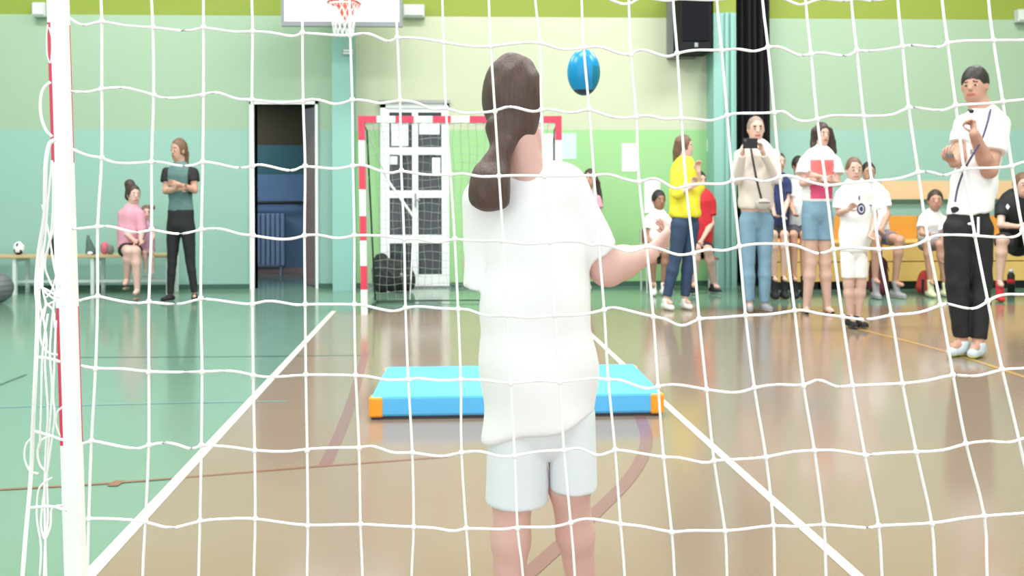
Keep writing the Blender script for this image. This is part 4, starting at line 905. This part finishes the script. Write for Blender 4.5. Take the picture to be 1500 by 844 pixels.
# the throwing girl
tg = 1.9
GD = dict(label='girl seen from behind in white T-shirt and pale shorts throwing the ball', feet=(800, 990), t=tg, H=915, h=.006, fine=True, skin=s_pink, head=(750, 146, 39, 66, 186), rdk=1.2,
    hair=dict(m=hair_mat('girl_hair', (84, 62, 58)), away=True, k=1.13, low=1.3, rise=.06, wr=.002,
        chains=[[(738, 190, 26, .05), (736, 212, 17, .07), (731, 226, 15, .08), (724, 248, 21, .085), (717, 268, 27, .10), (716, 284, 26, .10)], [(748, 120, 36, .02), (752, 172, 37, .02)], [(752, 172, 36, .02), (757, 186, 28, .03)], [(700, 268, 9, .10), (697, 292, 8, .10)], [(734, 270, 9, .11), (736, 297, 8, .10)]]),
    rad=dict(ua=26, el=27, fa=25, wr=15, th=33, kn=29, ca=27, an=17, nk=24), torso=[(775, 268, 34), (780, 300, 60), (786, 420, 62), (789, 540, 60), (790, 585, 52)], ky=.78,
    arms=[((714, 296, -.01), (707, 388, -.04), (735, 392, -.22), (748, 396, -.26)), ((828, 278, 0), (890, 392, -.03), (950, 372, -.11), (980, 346, -.14), (-.3, .6, .6), .9)],
    legs=[((757, 630, 0), (751, 722, .01), (742, 950, .0), (.0, .13, 0)), ((832, 620, -.02), (834, 712, -.02), (862, 940, -.12), (.02, .13, 0))],
    extra=lambda P, s: [U(ellp(P((788, 205, -.04)), (.014, .03, .03)), .02), U(cone(P((772, 258, .02)), P((760, 205, .03)), .040, .034), .02)],
    top=dict(m=c_white, torso=[(770, 266, 22), (780, 302, 62), (784, 360, 68), (787, 440, 73), (788, 540, 78), (791, 700, 81)], sleeve=.78, sw=.92, wr=.005, wf=17,
        extra=lambda P, s: [U(fcone(P((712, 302)), P((700, 420, -.01)), 27 / s, 20 / s), .012), U(cone(P((725, 296, 0)), P((826, 274, 0)), .040, .040), .03), ('p', P((789, 626)), (.25, 0, -.968))]),
    shoe=dict(m=m_rub, r=.036), hs=.135)
def shorts(P, s):
    return [U(cone(P((790, 540)), P((791, 604)), 64 / s, 71 / s, .72), .02), U(fcone(P((757, 615)), P((757, 736, .0)), 42 / s, 46 / s, .98), .008), U(fcone(P((838, 608, -.01)), P((840, 715, -.01)), 34 / s, 35 / s, 1.15), .006)]
GD['props'] = [('shorts', c_lgrey, .006, shorts)]
human(GD)

# ------------------------------------------------------------------ near goal with its white net
tn = 2.0; netm = mat('white_net_cord', (250, 250, 250), .6, .01)
pA, pB = at(85, 0, tn), at(111, 844, tn)
def onP(z): k = (z - pB[2]) / (pA[2] - pB[2]); return pB + (pA - pB) * k
xr_ = 1.28; yR = at(1560, 300, tn)[1]; zTop = 1.95
ng = thing('near_goal', 'near goal with white netting and red and white post at left', 'goal', onP(0))
NP = mat('white_post_gloss', (252, 252, 252), .35, .01)
ysb = [-395, -170, 35, 238, 450, 650, 860]; zs = [zTop] + [at(95, y, tn)[2] for y in ysb if at(95, y, tn)[2] < zTop] + [0]
m = MB(); hw = .0175
k0 = len(zs)
for i in range(len(zs) - 1):
    a, b = onP(zs[i]), onP(zs[i + 1]); zm = (zs[i] + zs[i + 1]) / 2; ypx = 289 + (HC - zm) * F / tn
    red = any(lo < ypx < hi for lo, hi in ((35, 238), (450, 650), (-395, -170)))
    V = [(p[0] + sx * hw, p[1] + sy * hw, p[2]) for p in (b, a) for sx, sy in ((-1, -1), (1, -1), (1, 1), (-1, 1))]
    m.add(V, [(3, 2, 1, 0), (4, 5, 6, 7), (0, 1, 5, 4), (1, 2, 6, 5), (2, 3, 7, 6), (3, 0, 4, 7)], 0 if red else 1)
m.build('post', [FR, NP], ng)
m = MB(); a, b = onP(zTop), onP(0); hr_ = .0155; ox = -.0010
V = [(p[0] * .982 + ox + sx * hr_, p[1] - hw - .012 + sy * .011, p[2]) for p in (b, a) for sx, sy in ((-1, -1), (1, -1), (1, 1), (-1, 1))]
m.add(V, [(3, 2, 1, 0), (4, 5, 6, 7), (0, 1, 5, 4), (1, 2, 6, 5), (2, 3, 7, 6), (3, 0, 4, 7)]); m.build('net_rail', NP, ng)
m = MB(); m.box(xr_ - hw, xr_ + hw, yR - hw, yR + hw, 0, zTop, 1); m.build('post', [FR, NP], ng)
aT = onP(zTop); m = MB(); nb = 11
for i in range(nb):
    p, q = aT + (np.array([xr_, yR, zTop]) - aT) * (i / nb), aT + (np.array([xr_, yR, zTop]) - aT) * ((i + 1) / nb)
    V = [(r_[0] + (-hw if i == 0 and e == 0 else (hw if i == nb - 1 and e else 0)), r_[1] + sy * hw, zTop + sz * hw) for e, r_ in enumerate((p, q)) for sy, sz in ((-1, -1), (1, -1), (1, 1), (-1, 1))]
    m.add(V, [(3, 2, 1, 0), (4, 5, 6, 7), (0, 1, 5, 4), (1, 2, 6, 5), (2, 3, 7, 6), (3, 0, 4, 7)], i % 2)
m.build('crossbar', [FR, NP], ng)
tb = 1.24
VS = [
[(148,0),(149,31),(149,130),(149,231),(143,332),(143,434),(140,540),(134,646),(130,760),(128,844)],
[(222,0),(224,40),(225,139),(222,237),(222,336),(218,442),(218,545),(218,652),(213,764),(209,844)],
[(298,0),(298,40),(298,139),(297,237),(295,336),(294,437),(296,545),(295,652),(293,763),(291,844)],
[(369,0),(370,46),(369,146),(370,243),(371,345),(370,446),(371,550),(373,660),(374,760),(372,844)],
[(443,0),(443,48),(444,148),(447,243),(446,345),(447,446),(448,549),(450,660),(451,770),(450,844)],
[(512,0),(513,52),(516,146),(517,243),(519,345),(519,446),(521,550),(526,656),(528,768),(531,844)],
[(580,0),(582,55),(586,147),(588,250),(592,350),(594,451),(598,556),(604,663),(606,772),(603,844)],
[(648,0),(650,62),(653,158),(660,256),(666,350),(671,453),(675,556),(676,663),(683,774),(688,844)],
[(716,0),(719,68),(725,163),(731,258),(737,353),(742,462),(748,562),(754,668),(758,774),(766,844)],
[(784,0),(791,62),(793,161),(798,258),(806,355),(813,462),(820,560),(826,660),(836,766),(842,844)],
[(852,0),(855,70),(863,160),(870,257),(877,357),(885,454),(891,556),(901,659),(909,768),(915,844)],
[(921,0),(924,80),(932,171),(936,266),(947,361),(957,464),(964,566),(972,670),(984,780),(988,844)],
[(986,0),(992,78),(998,173),(1005,272),(1016,371),(1024,467),(1035,571),(1046,675),(1062,778),(1065,844)],
[(1050,0),(1057,74),(1065,169),(1073,264),(1083,361),(1092,462),(1105,568),(1122,670),(1133,770),(1135,844)],
[(1117,0),(1125,69),(1134,165),(1142,259),(1152,358),(1164,455),(1177,565),(1193,660),(1207,768),(1210,844)],
[(1180,0),(1188,79),(1197,175),(1210,272),(1221,365),(1234,464),(1249,565),(1267,667),(1287,770),(1292,844)],
[(1247,0),(1255,74),(1265,170),(1277,265),(1287,365),(1306,461),(1322,562),(1342,662),(1365,767),(1370,844)],
[(1315,0),(1322,68),(1331,157),(1345,252),(1359,350),(1378,447),(1396,549),(1415,650),(1442,756),(1446,844)],
[(1380,0),(1388,63),(1400,154),(1412,247),(1428,345),(1447,441),(1468,541),(1493,646),(1514,750),(1520,844)],
[(1448,0),(1455,59),(1469,149),(1482,243),(1498,338),(1518,432),(1541,536),(1568,640),(1590,745),(1598,844)]]
HS = [
[(103,27),(115,35),(128,37),(149,31),(185,38),(224,40),(275,46),(298,40),(340,47),(370,46),(400,48),(430,54),(443,48),(480,51),(513,52),(540,48),(568,62),(582,55),(615,56),(650,62),(690,68),(719,68),(750,64),(791,62),(822,73),(855,70),(880,68),(905,78),(924,80),(940,71),(975,84),(992,78),(1020,73),(1057,74),(1080,71),(1105,76),(1125,69),(1145,69),(1170,82),(1188,79),(1205,77),(1240,83),(1255,74),(1280,75),(1322,68),(1340,66),(1375,70),(1388,63),(1410,60),(1455,59),(1500,59)],
[(105,134),(130,135),(149,130),(180,128),(200,132),(225,139),(240,144),(275,142),(298,138),(320,135),(345,145),(369,146),(409,151),(421,150),(444,148),(465,145),(492,154),(516,146),(540,148),(557,152),(586,147),(610,150),(634,161),(653,158),(676,166),(700,165),(725,163),(747,155),(778,164),(793,161),(807,160),(837,166),(863,160),(890,170),(914,173),(932,171),(951,169),(974,175),(998,173),(1022,175),(1045,177),(1065,169),(1080,166),(1105,166),(1134,165),(1149,163),(1164,175),(1180,178),(1197,175),(1218,169),(1265,170),(1307,169),(1331,157),(1357,160),(1384,162),(1400,154),(1446,152),(1469,149),(1500,146)],
[(105,218),(128,228),(149,231),(168,239),(200,239),(222,237),(240,238),(262,243),(285,242),(297,237),(320,240),(350,247),(370,243),(385,241),(420,250),(435,248),(447,243),(490,248),(517,243),(535,242),(554,250),(574,254),(588,250),(620,256),(660,256),(680,254),(702,259),(731,258),(758,257),(798,258),(830,258),(870,257),(891,255),(910,261),(936,267),(957,260),(975,269),(990,277),(1005,272),(1030,269),(1060,270),(1073,264),(1101,261),(1120,267),(1142,259),(1155,257),(1181,265),(1210,272),(1236,269),(1277,265),(1318,262),(1345,252),(1365,252),(1384,258),(1412,247),(1461,246),(1482,243),(1500,237)],
[(107,335),(118,335),(143,332),(165,332),(200,342),(222,336),(262,344),(295,336),(325,335),(350,343),(371,345),(409,351),(433,349),(446,345),(468,344),(495,350),(519,345),(545,345),(566,346),(592,350),(616,350),(640,356),(666,350),(692,353),(737,353),(770,358),(806,355),(848,353),(867,360),(877,357),(900,362),(924,370),(947,361),(971,366),(993,374),(1016,371),(1038,365),(1060,368),(1083,361),(1112,357),(1152,358),(1171,361),(1199,373),(1221,365),(1252,363),(1287,365),(1314,363),(1340,360),(1359,350),(1376,344),(1428,345),(1484,349),(1498,338),(1502,336)],
[(117,440),(143,434),(160,438),(200,445),(218,442),(262,447),(294,437),(339,443),(370,446),(394,440),(433,447),(447,446),(519,446),(537,448),(575,457),(594,451),(616,449),(645,452),(671,453),(688,454),(711,463),(742,462),(775,466),(813,462),(850,462),(885,454),(899,450),(931,458),(957,464),(977,468),(999,479),(1024,467),(1049,466),(1092,462),(1128,461),(1164,455),(1180,455),(1201,460),(1234,464),(1271,469),(1306,461),(1345,459),(1378,447),(1390,445),(1425,454),(1447,441),(1469,431),(1500,432)],
[(120,536),(140,540),(180,540),(218,545),(296,545),(340,543),(371,550),(400,553),(448,549),(521,550),(548,553),(567,557),(598,556),(615,554),(645,558),(675,556),(710,557),(748,562),(790,557),(820,560),(868,554),(891,556),(911,557),(945,570),(964,566),(991,563),(1035,571),(1080,576),(1105,568),(1140,563),(1177,565),(1200,555),(1224,567),(1249,565),(1322,562),(1363,557),(1396,549),(1430,552),(1468,541),(1500,540)],
[(122,650),(136,646),(165,652),(200,658),(218,652),(250,648),(280,659),(295,652),(340,655),(373,660),(420,662),(450,658),(490,656),(526,656),(548,653),(575,664),(604,663),(634,668),(655,668),(676,663),(705,661),(730,669),(754,668),(791,661),(826,660),(851,656),(876,669),(901,659),(930,663),(972,670),(994,670),(1033,679),(1046,675),(1080,673),(1122,670),(1160,662),(1193,660),(1229,660),(1267,667),(1296,664),(1342,662),(1382,660),(1415,650),(1449,646),(1477,649),(1500,642)],
[(128,760),(160,760),(213,764),(250,775),(293,763),(340,760),(374,760),(410,765),(451,770),(528,768),(560,770),(606,772),(640,774),(665,779),(683,774),(740,776),(758,772),(806,773),(836,766),(861,759),(909,768),(941,771),(984,780),(1010,777),(1062,778),(1100,774),(1133,770),(1170,772),(1207,768),(1272,774),(1287,770),(1365,767),(1406,760),(1442,756),(1500,752)]]
def tub(px): return tb + .02 * math.sin(px * .004)
top_y, bot_y = -430, 1365
def relax(P):
    P = catmull(P, 5)
    for _ in range(5): P[1:-1] = P[:-2] * .25 + P[1:-1] * .5 + P[2:] * .25
    return P
m = MB(); rc = .0020; verts_all = []
for k in range(1, 7):  # strands beyond the right edge of the frame
    VS.append([(p[0] + (68 + i * 1.0) * k, p[1]) for i, p in enumerate(VS[19])])
for i, S_ in enumerate(VS):
    dx0 = (S_[1][0] - S_[0][0]) / max(S_[1][1] - S_[0][1], 1); dx1 = (S_[-1][0] - S_[5][0]) / (S_[-1][1] - S_[5][1])
    up_ = [(S_[0][0] + dx0 * .5 * (y - S_[0][1]), y) for y in (top_y, -330, -220, -110)]
    dn = [(S_[-1][0] + dx1 * .4 * (y - 844), y) for y in (960, 1080, 1200, bot_y)]
    pts = [at(x, y, tub(x)) for x, y in catmull([*up_, *S_, *dn], 3)]
    fr = aT + (np.array([xr_, yR, zTop]) - aT) * min(1, i / (len(VS) - 1.0))
    m.tube([fr, lerp(fr, pts[0], .5) - np.array([0, 0, .03])] + pts, rc, 6, cap=False); verts_all.append(S_)
def ext(H_):
    dx = H_[-1]; return H_ + [(1518, H_[-1][1] - 2), (1570, H_[-1][1] + 2), (1640, H_[-1][1] - 3), (1720, H_[-1][1] + 2), (1800, H_[-1][1] - 4), (1900, H_[-1][1] - 6), (1985, H_[-1][1] - 8)]
rows_ = [ext(h_) for h_ in HS]
for k, y in enumerate((-40, -140, -240, -340, -430)): rows_.append([(x - (10 if x < 200 else 0), y + (yy - 27) * .8 + 4 * math.sin(x * .05 + k)) for x, yy in rows_[0]])
for k, y in enumerate((105, 212, 320, 430, 540)): rows_.append([(x, yy + y + 4 * math.sin(x * .05 + k)) for x, yy in rows_[7]])
for H_ in rows_:
    y_m = H_[0][1]; ps = onP(max(0.02, at(95, y_m, tn)[2]))
    pts = [at(x, y, tub(x)) for x, y in relax(H_)]
    m.tube([at(H_[0][0], H_[0][1], tn - .06), at(H_[0][0] + 1, H_[0][1] + 1, (tn + tb) / 2)] + pts + [(xr_, yR - .02, max(.02, pts[-1][2]))], rc, 6, cap=False)
for H_ in HS:   # knots where the cords cross
    for S_ in VS[:20]:
        for x, y in S_:
            if any(abs(x - a) < 3 and abs(y - b) < 5 for a, b in H_): m.ell(at(x, y, tub(x)), (.0042, .0042, .0042), 0, 8, 6)
no = m.build('net', netm, ng, True); no['kind'] = 'stuff'
m = MB()
SN = [([(80, 205), (72, 212), (67, 239), (66, 279), (65, 318), (57, 368), (53, 420), (55, 453), (53, 524), (48, 632), (45, 700), (38, 779), (33, 844), (22, 1000)], 1.45, .0036),
([(74, 120), (65, 128), (60, 140), (59, 160), (62, 178), (68, 192), (76, 200)], 1.75, .003),
([(70, 36), (68, 55), (69, 80), (74, 92), (76, 60), (72, 40)], 1.85, .0016),
([(76, 235), (70, 300), (66, 350), (60, 395), (58, 440), (64, 470), (68, 500), (66, 540), (70, 600), (67, 660), (65, 720), (66, 780), (68, 860)], 1.6, .002),
([(78, 250), (76, 330), (66, 385), (72, 410), (80, 430), (76, 470), (73, 520), (76, 570), (72, 640), (69, 700), (70, 760), (66, 800), (64, 860)], 1.7, .002),
([(82, 470), (80, 520), (78, 580), (80, 610), (74, 660), (68, 700), (62, 740), (60, 770), (66, 790), (74, 770), (76, 745), (92, 740)], 1.65, .002),
([(86, 436), (74, 428), (62, 422), (55, 424)], 1.55, .0022), ([(88, 530), (70, 525), (53, 523)], 1.55, .0025), ([(96, 646), (72, 638), (48, 631)], 1.55, .0025), ([(98, 748), (75, 742), (45, 744)], 1.55, .0025),
([(84, 440), (66, 450), (59, 475), (60, 500), (70, 516), (84, 520)], 1.6, .002), ([(92, 596), (84, 604), (82, 620), (88, 640)], 1.8, .002),
([(70, 640), (60, 646), (55, 662), (58, 680), (66, 690)], 1.6, .002), ([(62, 300), (72, 345), (80, 395), (88, 420)], 1.65, .002), ([(80, 330), (70, 365), (58, 400), (64, 425), (82, 440)], 1.6, .002), ([(62, 340), (60, 400), (66, 440), (78, 455), (80, 480)], 1.55, .0018),
([(48, 640), (38, 652), (36, 672), (44, 690), (56, 694)], 1.5, .0018), ([(76, 700), (66, 706), (56, 720), (54, 760), (60, 800), (58, 850)], 1.6, .0018),
([(64, 380), (62, 420), (67, 445), (63, 468)], 1.6, .002), ([(75, 370), (82, 400), (76, 425), (68, 436)], 1.7, .002), ([(70, 460), (62, 520), (60, 600), (58, 660)], 1.5, .0018)]
for p, t_, r_ in SN: m.tube([at(x, y, t_ + .02 * math.sin(y * .02)) for x, y in catmull(p, 4)], r_, 6)
sn = m.build('side_net', netm, ng, True); sn['kind'] = 'stuff'
m = MB(); yk = at(40, 1000, 1.35)[1]; fa0 = onP(0); m.tube([(fa0[0], fa0[1] - .03, .02), (at(0, 1200, 1.25)[0] - .02, yk - .12, .02), (xr_, yk - .12, .02), (xr_, yR - .03, .02)], .016); m.build('base_bar', NP, ng)
